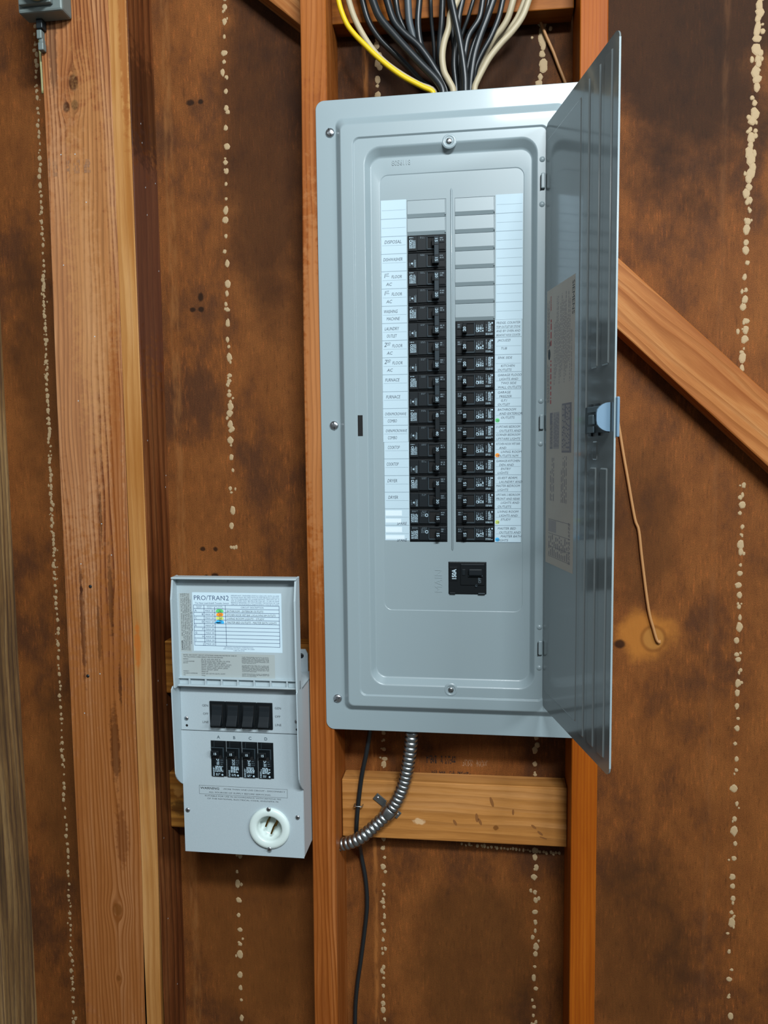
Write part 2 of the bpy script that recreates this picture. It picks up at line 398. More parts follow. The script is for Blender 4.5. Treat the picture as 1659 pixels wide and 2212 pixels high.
def weighted(o):
    m = o.modifiers.new('normals', 'WEIGHTED_NORMAL'); m.mode = 'FACE_AREA'; m.keep_sharp = False; return o
def plate(mb, x0, x1, z0, z1, holes, y, yb, mat):       # sheet with rectangular openings
    xs = sorted({x0, x1} | {h[0] for h in holes} | {h[1] for h in holes}); zs = sorted({z0, z1} | {h[2] for h in holes} | {h[3] for h in holes})
    for i in range(len(xs) - 1):
        for j in range(len(zs) - 1):
            cx, cz = (xs[i] + xs[i + 1]) / 2, (zs[j] + zs[j + 1]) / 2
            if any(h[0] < cx < h[1] and h[2] < cz < h[3] for h in holes): continue
            mb.quad(xs[i], xs[i + 1], zs[j], zs[j + 1], y, mat)
    for h in holes:
        for (a, b) in (((h[0], h[2]), (h[0], h[3])), ((h[0], h[3]), (h[1], h[3])), ((h[1], h[3]), (h[1], h[2])), ((h[1], h[2]), (h[0], h[2]))):
            mb.add([(a[0], y, a[1]), (b[0], y, b[1]), (b[0], yb, b[1]), (a[0], yb, a[1])], [(0, 1, 2, 3)], mat)
def screw(mb, x, y, z, r, mat='steel', slot=.5, cross=False, h=None):
    h = h or r * .5
    mb.lathe(x, y, z, [(r, 0), (r, h * .25), (r * .86, h * .68), (r * .55, h * .93), (r * .2, h), (0.0005, h)], mat, 20)
    for k in range(2 if cross else 1):
        a = slot + k * math.pi / 2; c, s_ = math.cos(a), math.sin(a); w_ = r * .09; L = r * (.5 if cross else .9)
        for (t0, t1) in ((-L, L),):
            pts = [(x + c * t - s_ * q, z + s_ * t + c * q) for t, q in ((t0, -w_), (t1, -w_), (t1, w_), (t0, w_))]
            mb.add([(px, y - h * (1.02 if cross else .98), pz) for px, pz in pts], [(0, 1, 2, 3)], 'void')

# ================================================================== the setting
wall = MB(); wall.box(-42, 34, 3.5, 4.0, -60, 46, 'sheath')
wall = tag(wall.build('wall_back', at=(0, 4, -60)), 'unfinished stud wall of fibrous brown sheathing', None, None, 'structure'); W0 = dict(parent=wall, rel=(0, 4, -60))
floor = MB(); floor.box(-60, 60, -110, 4, -62, -60.0, 'floor'); tag(floor.build('floor', at=(0, 0, -60)), 'grey concrete floor', None, None, 'structure')
def bowed(name, x0, x1, mat, bow=(), y0=0, y1=3.5, z0=-60, z1=46, seg=53):
    m = MB(); vs = []; fs = []; c = .05
    def off(z):
        o = 0
        for (zc, wd, am) in bow: o += am * math.exp(-((z - zc) / wd) ** 2)
        return o
    prof = [(x0, y1), (x0, y0 + c), (x0 + c, y0), (x1 - c, y0), (x1, y0 + c), (x1, y1)]
    for i in range(seg + 1):
        z = z0 + (z1 - z0) * i / seg
        for x, y in prof: vs.append((x + off(z), y, z))
    n = 6
    for i in range(seg):
        for k in range(n - 1): fs.append((i * n + k, i * n + k + 1, (i + 1) * n + k + 1, (i + 1) * n + k))
    m.add(vs, fs, mat); m.add([vs[k] for k in range(6)], [(5, 4, 3, 2, 1, 0)], mat)
    return m.build(name, **W0)
tag(bowed('stud', -25.8, -24.3, 'stud_w'), 'weathered greyish stud at the far left')
tag(bowed('post_plank', -18.42, -13.97, 'post', [(22, 10, .12), (-30, 10, .05)]), 'wide pinkish tan plank face with knots')
tag(bowed('post_plank', -13.93, -12.78, 'post_b', [(-33, 9, -.2)]), 'narrow pale yellow plank face')
tag(bowed('stud', -2.36, -.83, 'stud_l', [(30, 13, .22), (-32, 10, -.1)]), 'reddish orange stud left of the panel')
tag(bowed('stud', 13.68, 15.2, 'stud_r', [(26, 10, .08)]), 'smooth orange stud right of the panel')
# dark, bark-edged side of the post as its own laminated board
m = MB(); m.box(-12.775, -12.70, .06, 3.5, -60, 46, 'post_side'); m.build('post_side_board', bevel=.03, **W0)
def blk(x0, x1, y0, z0, z1, mat, tilt=0, lab=None):
    m = MB(); m.box(x0, x1, y0, 3.5, z0, z1, mat, .06, xf=lambda x, y, z: (x, y, z + tilt * (x - x0) / (x1 - x0)))
    return tag(m.build('blocking', **W0), lab)
blk(-.80, 13.66, 2.0, -19.85, -15.95, 'block', .12, 'pale fir block with hammer dents')
blk(-.78, 13.64, 2.0, 31.2, 35.0, 'block_top', -.25, 'orange block across the top of the bay')
blk(-12.69, -2.38, 2.0, -10.55, -7.0, 'block_dk', 0, 'brown upper block behind the transfer switch')
blk(-12.69, -2.38, 2.0, -19.9, -16.05, 'block_dk', 0, 'brown lower block behind the transfer switch')
# hammer dents, nail and a scratch on the pale block
m = MB()
for (px, pz, a, b, r_) in ((8.95, -17.0, .10, .35, .3), (4.9 + 3.3, -18.35, .09, .25, .4), (6.6, -18.5, .09, .22, .5), (8.0, -18.1, .10, .3, .1), (11.6, -18.5, .08, .2, .9), (12.0, -18.9, .08, .22, .9), (12.2, -19.2, .25, .05, -.3), (10.3, -17.6, .07, .2, 0)):
    pts = [(px + a * math.cos(t) * math.cos(r_) - b * math.sin(t) * math.sin(r_), pz + a * math.cos(t) * math.sin(r_) + b * math.sin(t) * math.cos(r_)) for t in [k * math.pi / 6 for k in range(12)]]
    m.add([(x, 1.992, z) for x, z in pts], [list(range(12))], 'block_dk')
MT['dent'] = flat('crushed_fir', '7c4c1c', .7)
for _i in range(1): m.mats = ['dent']
d = m.build('hammer_dents', **W0); tag(d, kind='stuff')
# let-in diagonal brace, two lengths either side of the panel bay
def brace(p0, p1, hgt, y0, y1, lab):
    m = MB(); (x0, z0), (x1, z1) = p0, p1
    m.box(0, 1, y0, y1, 0, 1, 'brace', .0, xf=lambda a, y, b: (x0 + (x1 - x0) * a, y, z0 + (z1 - z0) * a + hgt * b))
    return tag(m.build('brace', bevel=.09, **W0), lab)
brace((15.22, 13.62), (34, -4.20), 4.15, 2.0, 3.48, 'diagonal fir brace crossing the right bay')
brace((-12.5, 39.5), (-2.39, 31.15), 4.4, 2.0, 3.48, 'diagonal brace end at the top left of the stud')
# nail heads and sap flecks on the post
m = MB(); rr = random.Random(3)
for k in range(26):
    x = rr.choice((rr.uniform(-12.69, -12.68), rr.uniform(-18, -14))); z = rr.uniform(-34, 26)
    if x < -13: m.disc(x, z, .035, -.006, 'paper', 6)
    else:
        y = rr.uniform(.4, 3.2); m.add([(-12.695, y - .03, z), (-12.695, y + .04, z - .02), (-12.69, y + .03, z + .09)], [(0, 1, 2)], 'white')
tag(m.build('resin_flecks', **W0), kind='stuff')
m = MB(); m.lathe(-16.66, .01, -3.0 + .0, [(.11, 0), (.11, .03), (.07, .05), (.001, .05)], 'latch_dk', 12); m.lathe(-17.1, .01, -8.9, [(.11, 0), (.11, .03), (.001, .04)], 'latch_dk', 12); m.build('nail_head', **W0)
# beads of dried adhesive squeezed through the sheathing
def glue(path, seed, gap=.8, r=.17, dens=()):
    m = MB(); q = random.Random(seed)
    zs = path[0][1]; L = 0; pts = path; i = 0
    tot = math.dist(path[0], path[-1]); s_ = 0
    while s_ < tot:
        t = s_ / tot
        for (p0, p1) in zip(path, path[1:]):
            d0 = math.dist(path[0], p0) / tot; d1 = math.dist(path[0], p1) / tot
            if d0 <= t <= d1: f = (t - d0) / (d1 - d0 + 1e-9); x = p0[0] + (p1[0] - p0[0]) * f; z = p0[1] + (p1[1] - p0[1]) * f
        g = gap
        for (a, b, k) in dens:
            if a < z < b: g = gap * k
        for j in range(q.choice((1, 1, 2, 3))):
            rr_ = r * q.uniform(.55, 1.15) * (1 if j == 0 else .55); cx = x + q.gauss(0, r * .35) * (1 + j * .8); cz = z + q.uniform(-.25, .25) * gap
            n = 9; ph = q.uniform(0, 6); el = q.uniform(.85, 1.6)
            ring = [(cx + rr_ * q.uniform(.75, 1.15) * math.cos(2 * math.pi * k / n + ph), cz + rr_ * el * q.uniform(.8, 1.15) * math.sin(2 * math.pi * k / n + ph)) for k in range(n)]
            vs = [(a, 3.5, b) for a, b in ring] + [(cx + (a - cx) * .7, 3.5 - .025, cz + (b - cz) * .7) for a, b in ring] + [(cx, 3.5 - .03, cz)]
            fs = [(k, (k + 1) % n, n + (k + 1) % n, n + k) for k in range(n)] + [(n + k, n + (k + 1) % n, 2 * n) for k in range(n)]
            if ph > 0: pass
            vs2 = vs; ar = sum(ring[k][0] * ring[(k + 1) % n][1] - ring[(k + 1) % n][0] * ring[k][1] for k in range(n))
            m.add(vs2, fs if ar > 0 else [f[::-1] for f in fs], 'glue', False)
        s_ += g * q.uniform(.7, 1.25)
    return tag(m.build('glue_bead_line', **W0), kind='stuff')
glue([(-20.75, 34), (-20.85, 29), (-21.2, 5), (-21.25, -11), (-21.39, -38)], 1, .42, .13, [(-3, 18, .6), (-38, -16, 1.3)])
glue([(-7.83, 35), (-8.19, 17), (-8.24, -1.4)], 2, .85, .19, [(7, 11, .4), (-2, 5, 1.5)])
glue([(-8.5, -21.5), (-8.62, -38)], 3, 1.0, .19)
glue([(1.95, 31), (1.95, 24)], 4, .5, .22)
glue([(1.80, -12), (1.78, -15.9)], 5, .55, .17); glue([(1.70, -20), (1.5, -38)], 6, .62, .17)
glue([(12.0, 31), (11.9, 24)], 7, .4, .26); glue([(11.8, -12), (11.8, -15.8)], 8, .62, .18); glue([(11.8, -20.3), (11.8, -38)], 9, .66, .18)
glue([(7.0, -20.75), (13.4, -21.0)], 10, .22, .10)
glue([(24.45, 33), (24.0, 20)], 11, .42, .25); glue([(24.0, 20), (23.9, 10)], 12, .62, .20); glue([(24.1, 3), (24.2, -12)], 13, .7, .19); glue([(24.2, -12), (24.25, -34)], 14, .95, .2)
# smudged lumber stamps (rows of broken block marks, nothing legible)
def stamp(x0, x1, z0, z1, y, mat, seed, n, slant=0, gap=.35):
    m = MB(); q = random.Random(seed); w_ = (x1 - x0) / n
    for k in range(n):
        if q.random() < .12: continue
        for gx in range(4):
            for gz in range(5):
                if q.random() < .45: m.quad(x0 + k * w_ + gx * w_ * .21, x0 + k * w_ + (gx + 1.05) * w_ * .21, z0 + slant * k / n + gz * (z1 - z0) / 5, z0 + slant * k / n + (gz + 1.05) * (z1 - z0) / 5, y, mat)
    return tag(m.build('lumber_stamp', **W0), kind='stuff')
MT['stampink'] = flat('faded_stamp_ink', '1e0e06', .7); MT['stamp2'] = flat('faint_stamp_ink', '8a6040', .7)
stamp(4.65, 6.6, -15.25, -14.72, 3.492, 'stampink', 4, 14); stamp(7.0, 8.7, -15.35, -14.9, 3.492, 'stamp2', 5, 9)
stamp(5.0, 7.6, -16.0, -15.75, 3.492, 'stampink', 6, 20)
stamp(-18.2, -17.6, 22.6, 23.7, -.006, 'stamp2', 7, 4); stamp(-17.0, -15.2, 22.7, 23.5, -.006, 'stamp2', 8, 8)

# ================================================================== electrical panel
PX, PZ = -1.31, -11.8
panel = tag(empty('breaker_box', 6.4, 0, PZ), 'large grey load centre mounted between two studs with its door swung open', 'electrical panel')
PK = dict(parent=panel, rel=(6.4, 0, PZ))
m = MB()                                   # back box
for a in ((-.78, -.70, .06, 3.4, -10.7, 24.95), (13.5, 13.58, .06, 3.4, -10.7, 24.95), (-.7, 13.5, 3.32, 3.4, -10.7, 24.95), (-.7, 13.5, .06, 3.32, 24.87, 24.95), (-.7, 13.5, .06, 3.32, -10.7, -10.62)): m.box(*a, 'panel')
m.build('enclosure', **PK)
m = MB()                                   # stamped front cover
ou = (-1.31, 14.15, -11.8, 25.89)
L = [rloop(*ou, .5, -.005), rloop(*ou, .5, -.045), rloop(ou[0] + .03, ou[1] - .03, ou[2] + .03, ou[3] - .03, .48, -.065)]
L += steps((-.16, 13.0, -10.55, 24.85, .45, -.065), (.26, 12.62, -10.03, 24.22, .30, -.50))
L += steps((.90, 12.02, -9.47, 23.56, .40, -.50), (1.0, 11.92, -9.37, 23.45, .34, -.42), 3)
L += steps((1.55, 11.47, -8.83, 23.02, .95, -.42), (1.93, 11.12, -8.30, 22.42, .62, -.03), 7)
L += [rloop(2.40, 10.74, -4.22, 21.52, .50, -.03), rloop(2.45, 10.70, -4.17, 21.47, .46, .02)]
loft(m, L, 'panel'); weighted(m.build('cover', **PK))
m = MB(); plate(m, 2.36, 10.80, -4.3, 21.6, [(4.02, 6.28, 0, 20), (6.79, 9.08, 0, 20), (6.33, 8.60, -3.16, -1.2)], .02, .35, 'panel')
n = 10; vs = []
for z, r in ((-.55, .0), (-.45, .05), (20.45, .05), (20.6, 0)):
    for k in range(n + 1): a = math.pi * k / n; vs.append((6.59 - r * 1.3 * math.cos(a), .02 - r * 1.2 * math.sin(a), z))
m.add(vs, [(i * (n + 1) + k, i * (n + 1) + k + 1, (i + 1) * (n + 1) + k + 1, (i + 1) * (n + 1) + k) for i in range(3) for k in range(n)], 'panel', True)
m.quad(2.5, 10.6, -4.1, 21.4, .36, 'void')
m.build('dead_front', **PK)
m = MB(); m.text('8056118', 3.15, 22.0, .42, -.03, 'panel', thick=.03, sx=.75); m.build('stamped_number', **PK)
m = MB(); m.text('MAIN', 5.95, -3.1, .62, .02, 'panel', rot=math.pi / 2, thick=.02, sx=.95); m.build('stamped_word', **PK)
m = MB(); m.box(1.0, 1.30, -.424, -.40, 6.38, 7.62, 'void'); m.build('latch_slot', **PK)
for k, (x, z, a) in enumerate(((-.46, 24.05, 1.9), (-.50, 7.05, 1.75), (-.56, -9.82, .6))):
    m = MB(); screw(m, x, -.06, z, .27, 'steel', a); m.build('cover_screw', **PK)
for k, (x, z, a) in enumerate(((13.45, 24.05, 1.2), (13.45, 7.05, .3), (13.45, -9.82, 2.2))):
    m = MB(); screw(m, x, -.06, z, .27, 'steel', a); m.build('cover_screw', **PK)
for (x, z) in ((6.49, 23.02), (6.47, -8.95)):
    m = MB(); m.lathe(x, -.40, z, [(.42, 0), (.38, .03), (.30, .05), (.26, .03), (.24, .01)], 'panel', 28); screw(m, x, -.42, z, .17, 'galv', 2.3, h=.07); m.build('dimple_screw', **PK)
for z in (20.5, 7.05, -6.2):               # hinge knuckles with their dimples
    m = MB(); m.box(11.63, 11.86, -.60, -.42, z - .42, z + .42, 'panel', .05); m.box(11.60, 11.66, -.56, -.44, z - .44, z + .30, 'void'); m.build('hinge', **PK)
    m = MB()
    for dz in (-1.25, 1.2): m = MB(); m.lathe(11.7, -.42, z + dz, [(.16, 0), (.12, .04), (.05, .06), (.001, .065)], 'panel', 14); m.build('hinge_dimple', **PK)
# unused-slot filler plates
for (x0, x1, slots) in ((4.03, 6.27, (19, 18)), (6.80, 9.07, (19, 18, 17, 16, 15, 14, 13))):
    for z in slots:
        m = MB(); a, b = z + .012, z + .988
        vs = [(x0, .03, b), (x1, .03, b), (x0, .0, b - .02), (x1, .0, b - .02), (x0, -.035, a + .20), (x1, -.035, a + .20), (x0, .06, a), (x1, .06, a)]
        m.add(vs, [(2, 3, 1, 0), (4, 5, 3, 2), (6, 7, 5, 4)], 'panel'); m.add([(x1, .0, b), (x1, -.035, a + .2), (x1, .1, a), (x1, .1, b), (x0, .0, b), (x0, -.035, a + .2), (x0, .1, a), (x0, .1, b)], [(0, 1, 2, 3), (7, 6, 5, 4)], 'panel')
        m.box(x1 - .05, x1 - .01, -.05, .05, a + .08, b - .03, 'panel', .01)
        m.build('filler_plate', **PK)
# adhesive directory strips with the handwriting on them
LBL = [None, None, ['DISPOSAL', None], ['DISHWASHER', None], ['1\u02e2\u1d57 FLOOR', 'AC'], ['1\u02e2\u1d57 FLOOR', 'AC'], ['WASHING', 'MACHINE'], ['LAUNDRY', 'OUTLET'],
       ['2ND FLOOR', 'AC'], ['2ND FLOOR', 'AC'], ['FURNACE', None], ['FURNACE', None], ['OVEN/MICROWAVE', 'COMBO'], ['OVEN/MICROWAVE', 'COMBO'],
       ['COOKTOP', None], ['COOKTOP', None], ['DRYER', None], ['DRYER', None]]
def strip(x0, x1, ztop, zbot):
    m = MB(); m.box(x0, x1, .005, .02, zbot + .01, ztop, 'paper')
    for z in range(int(round(zbot)), int(round(ztop))):
        if z > zbot: m.quad(x0, x1, z - .012, z + .018, .002, 'line')
        m.quad(x0 + .06, x1 - .04, z + .485, z + .50, .002, 'line')
    return m
def hand(m, s, x, z, size, ha='l', sx=.9, mat='ink'):
    m.text(s, x, z, size, .0, mat, shear=.22, sx=sx, ha=ha)
mA = strip(2.47, 3.965, 20.07, 6); mB = strip(2.52, 4.0, 6.0, .07)
for i, e in enumerate(LBL):
    if not e: continue
    z = 20 - i; m = mA if z > 6 else mB; x = 2.55 if z > 6 else 2.62
    a, b = e
    WD = {'DISPOSAL': 1.02, 'DISHWASHER': 1.15, 'WASHING': .82, 'MACHINE': .78, 'LAUNDRY': .85, 'OUTLET': .6, 'FURNACE': .85, 'OVEN/MICROWAVE': 1.28, 'COMBO': .56, 'COOKTOP': .72, 'DRYER': .6, 'FLOOR': .62}
    fit = lambda t, s_: WD.get(t, 9) / (glyphs(t, 0, 0)[2] * s_) if t in WD else .95
    a_ = {'OVEN/MICROWAVE': .24, 'DISHWASHER': .26}.get(a, .27)
    if a.endswith('FLOOR'):
        hand(m, a[0], x + .02, z - .36, .36); hand(m, 'ST' if a[0] == '1' else 'ND', x + .18, z - .22, .17); m.quad(x + .18, x + .38, z - .28, z - .262, .0, 'ink'); hand(m, 'FLOOR', x + .50, z - .40, .26, sx=fit('FLOOR', .26))
    else: hand(m, a, x + .02 + .04 * (i % 3), z - .40, a_, sx=fit(a, a_))
    if b: hand(m, b, x + .18, z - .82, .26, sx=fit(b, .26))
for z in (2, 1):
    m = mB
    for (q0, q1, w0) in ((.58, .90, 1.0), (.16, .40, .95 if z == 2 else 1.15)): m.box(2.55, 2.55 + w0, -.001, .002, z - 1 + q0, z - 1 + q1, 'white')
    hand(m, 'SPARE', 3.82, z - .97, .24, 'r')
mA.build('label_strip', **PK); mB.build('label_strip', **PK)
RBL = [('FRIDGE, COUNTER', 'TOP OUTLET BY STOVE', 'AND BY OVEN AND', 'BREAKFAST NOOK COUNTER'), ('JACUZZI', '', 'TUB', ''), ('SINK SIDE', '', 'KITCHEN', 'OUTLETS'),
       ('GARAGE FLOOD', 'LIGHTS AND', 'TWO SIDE', 'WALL OUTLETS'), ('GARAGE', 'FREEZER', 'G.F.I', 'OUTLET'), ('BATHROOM', 'AND EXTERIOR', 'OUTLETS', ''),
       ('3 UPSTAIRS BEDROOM', 'OUTLETS AND', 'CORNER BEDROOM', 'UPSTAIRS LIGHTS'), ('KITCHEN NOOK WET BAR', 'AND', 'LIVING ROOM', 'OUTLETS N/M'),
       ('GARAGE-KITCHEN', 'DEN AND', 'ENTRY', 'LIGHTS'), ('GUEST BDRM,', 'LAUNDRY AND', 'MASTER BEDROOM', 'LIGHTS'), ('UPSTAIRS 2 BEDROOM', 'FRONT AND REAR', 'LIGHTS AND', 'OUTLETS'),
       ('LIVING ROOM', 'LIGHTS AND', 'STUDY', ''), ('MASTER BED', 'OUTLETS AND', 'MASTER BATH', 'LIGHTS')]
mC = strip(9.13, 10.66, 20.05, 13); mD = strip(9.09, 10.62, 13.0, -.01)
for i, e in enumerate(RBL):
    z = 13 - i
    for k, t in enumerate(e):
        if not t: continue
        sz = .19; sx = min(1.0, 1.38 / (glyphs(t, 0, 0)[2] * sz)) if t else 1
        hand(mD, t, 9.16 + (0 if len(t) > 12 else .08 + .09 * (k % 3)), z - .24 - .235 * k, sz, sx=sx)
for z, mt, t in ((7.14, 'green', '36'), (5.1, 'orange', '34'), (1.14, 'yellow', '38'), (.10, 'blue', '40')):
    mD.disc(9.24, z + .06, .13, .001, mt, 14, .12); mD.text(t, 9.14, z - .02, .2, -.002, 'ink', shear=.2)
mC.build('label_strip', **PK); mD.build('label_strip', **PK)

# ---- door, hinged on the right edge, standing a little past square
TH = 1.332
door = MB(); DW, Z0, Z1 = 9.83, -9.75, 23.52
door.add(rloop(0, DW, Z0, Z1, .42, 0), [list(range(36))], 'panel_shaded')
door.add(rloop(0, DW, Z0, Z1, .42, .07), [list(range(35, -1, -1))], 'panel_shaded')
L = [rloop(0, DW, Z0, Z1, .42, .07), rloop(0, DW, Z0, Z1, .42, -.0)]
loft(door, L, 'panel_shaded', False)
# turned-in flange along the hinge side and top/bottom, and pressed ribs
def rib(m, u0, u1, z0, z1, h=.055, mt='panel_shaded'):
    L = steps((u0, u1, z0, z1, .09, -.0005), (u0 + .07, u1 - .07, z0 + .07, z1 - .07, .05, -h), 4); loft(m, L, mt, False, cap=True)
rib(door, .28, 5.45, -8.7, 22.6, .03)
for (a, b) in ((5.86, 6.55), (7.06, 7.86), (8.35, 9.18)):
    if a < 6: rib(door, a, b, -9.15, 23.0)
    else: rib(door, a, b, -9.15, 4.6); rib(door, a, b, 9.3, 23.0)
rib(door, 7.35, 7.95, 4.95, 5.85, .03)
door.box(DW - .03, DW + .005, -.012, .082, Z0 + .4, Z1 - .4, 'panel', .01)  # light caught by the rim, put in as the lighter cover enamel
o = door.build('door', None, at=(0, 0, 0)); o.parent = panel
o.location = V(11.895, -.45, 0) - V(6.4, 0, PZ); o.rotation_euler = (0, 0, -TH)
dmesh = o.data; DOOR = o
def dpart(m, name, bevel=0):
    q = m.build(name, None, at=(0, 0, 0), bevel=bevel); q.parent = DOOR; q.location = (0, 0, 0); return q
for me in (dmesh,): pass
m = MB()                                 # printed directory sheet on the door
y = -.034
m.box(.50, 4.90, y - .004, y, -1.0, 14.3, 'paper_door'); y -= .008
H = -math.pi / 2
m.text('SIEMENS', 4.52, 14.05, .50, y, 'black_ink', rot=H, sx=.92)
m.text('BREAKER TYPES AND PANEL RATINGS', 4.40, 11.6, .2, y, 'door_ink', rot=H, sx=.75)
for k in range(13): m.micro(1.75 + k * .2, 1.88 + k * .2, 9.0 + (k % 4) * .35, 13.7, y, 'door_ink', 1, True, .5, 40 + k)
m.micro(.62, 1.02, 10.9, 13.7, y, 'door_ink', 3, True, .45, 3); m.micro(.62, 1.02, 8.1, 10.3, y, 'door_ink', 3, True, .45, 4)
m.text('DANGER', 1.13, 13.9, .22, y, 'red_ink', rot=H, sx=.9, bold=.02); m.micro(1.12, 1.34, 11.2, 12.8, y, 'red_ink', 1, True, .7, 5); m.micro(1.12, 1.34, 8.0, 10.4, y, 'red_ink', 1, True, .7, 6)
m.disc(.95, 10.75, .2, y, 'black_ink', 16, .30); m.quad(1.0, 1.12, 11.2, 11.45, y, 'black_ink')
m.quad(3.1, 4.55, 5.3, 7.9, y, 'door_ink'); m.quad(4.3, 4.5, 5.4, 7.9, y - .003, 'door_ink'); m.micro(3.15, 4.3, 5.4, 7.8, y - .003, 'paper_door', 6, True, .5, 8)
m.quad(1.75, 2.7, 5.5, 7.5, y, 'door_line'); m.quad(1.15, 1.62, 5.5, 7.5, y, 'door_ink'); m.micro(1.18, 1.6, 5.6, 7.4, y - .003, 'paper_door', 3, True, .35, 9); m.micro(1.8, 2.65, 5.6, 7.4, y - .003, 'door_ink', 5, True, .5, 10)
m.micro(1.2, 2.0, 2.6, 5.0, y, 'door_ink', 3, True, .35, 11); m.micro(3.0, 4.0, 2.6, 5.1, y, 'door_ink', 4, True, .35, 12)
for (x0, x1) in ((1.0, 4.2),):
    for z in (1.55, -.55, .02, .75): m.quad(x0, x1 + .3, z - .012, z + .012, y, 'door_ink')
m.quad(1.0, 2.3, .85, 1.5, y, 'door_line'); m.micro(1.0, 4.2, -.5, .7, y, 'door_ink', 11, True, .4, 13); m.micro(4.2, 4.5, -.6, 1.6, y, 'door_ink', 2, True, .5, 14)
dpart(m, 'directory_sheet')
lt = MB()                                # sliding latch
lt.box(6.15, 9.3, -.05, .0, 6.22, 7.5, 'latch_dk', .02)
lt.box(7.0, 8.9, -.16, -.05, 7.2, 7.48, 'latch_md', .03); lt.box(6.95, 7.7, -.14, -.05, 6.24, 6.55, 'latch_md', .03); lt.box(7.2, 7.8, -.2, -.05, 6.62, 7.1, 'latch_md', .06)
lt.box(7.1, 7.4, -.12, -.0, 7.46, 7.6, 'latch_dk'); lt.box(7.9, 8.2, -.12, 0, 7.46, 7.6, 'latch_dk'); lt.box(7.1, 7.4, -.12, 0, 6.08, 6.24, 'latch_dk'); lt.box(8.0, 8.3, -.12, 0, 6.1, 6.24, 'latch_dk')
dpart(lt, 'latch_body')
# thumb tab: a D-shaped paddle square to the door, and the pull on the outer face
lt = MB(); prof = []
for k in range(13):
    a = math.pi / 2 + math.pi * k / 12; prof.append((.68 * math.cos(a), .66 * math.sin(a)))
pts = [(0, .66)] + [(max(-.62, p[0]), p[1]) for p in prof] + [(0, -.66)]
vs = []
for dy in (0, .12):
    for (a, b) in pts: vs.append((9.35 + dy + .02 * a, -.03 + a * 1.02, 6.92 + b))
n = len(pts)
lt.add(vs, [list(range(n)), list(range(2 * n - 1, n - 1, -1))] + [(k, n + k, n + (k + 1) % n, (k + 1) % n) for k in range(n)], 'latch')
lt.add([v for v in vs], [list(range(n - 1, -1, -1))], 'latch')
dpart(lt, 'latch_tab')
lt = MB(); lt.box(9.3, 9.98, .07, .21, 6.0, 7.8, 'latch', .05); lt.box(9.0, 9.35, .07, .3, 6.0, 7.9, 'latch_md', .05); dpart(lt, 'latch_pull')

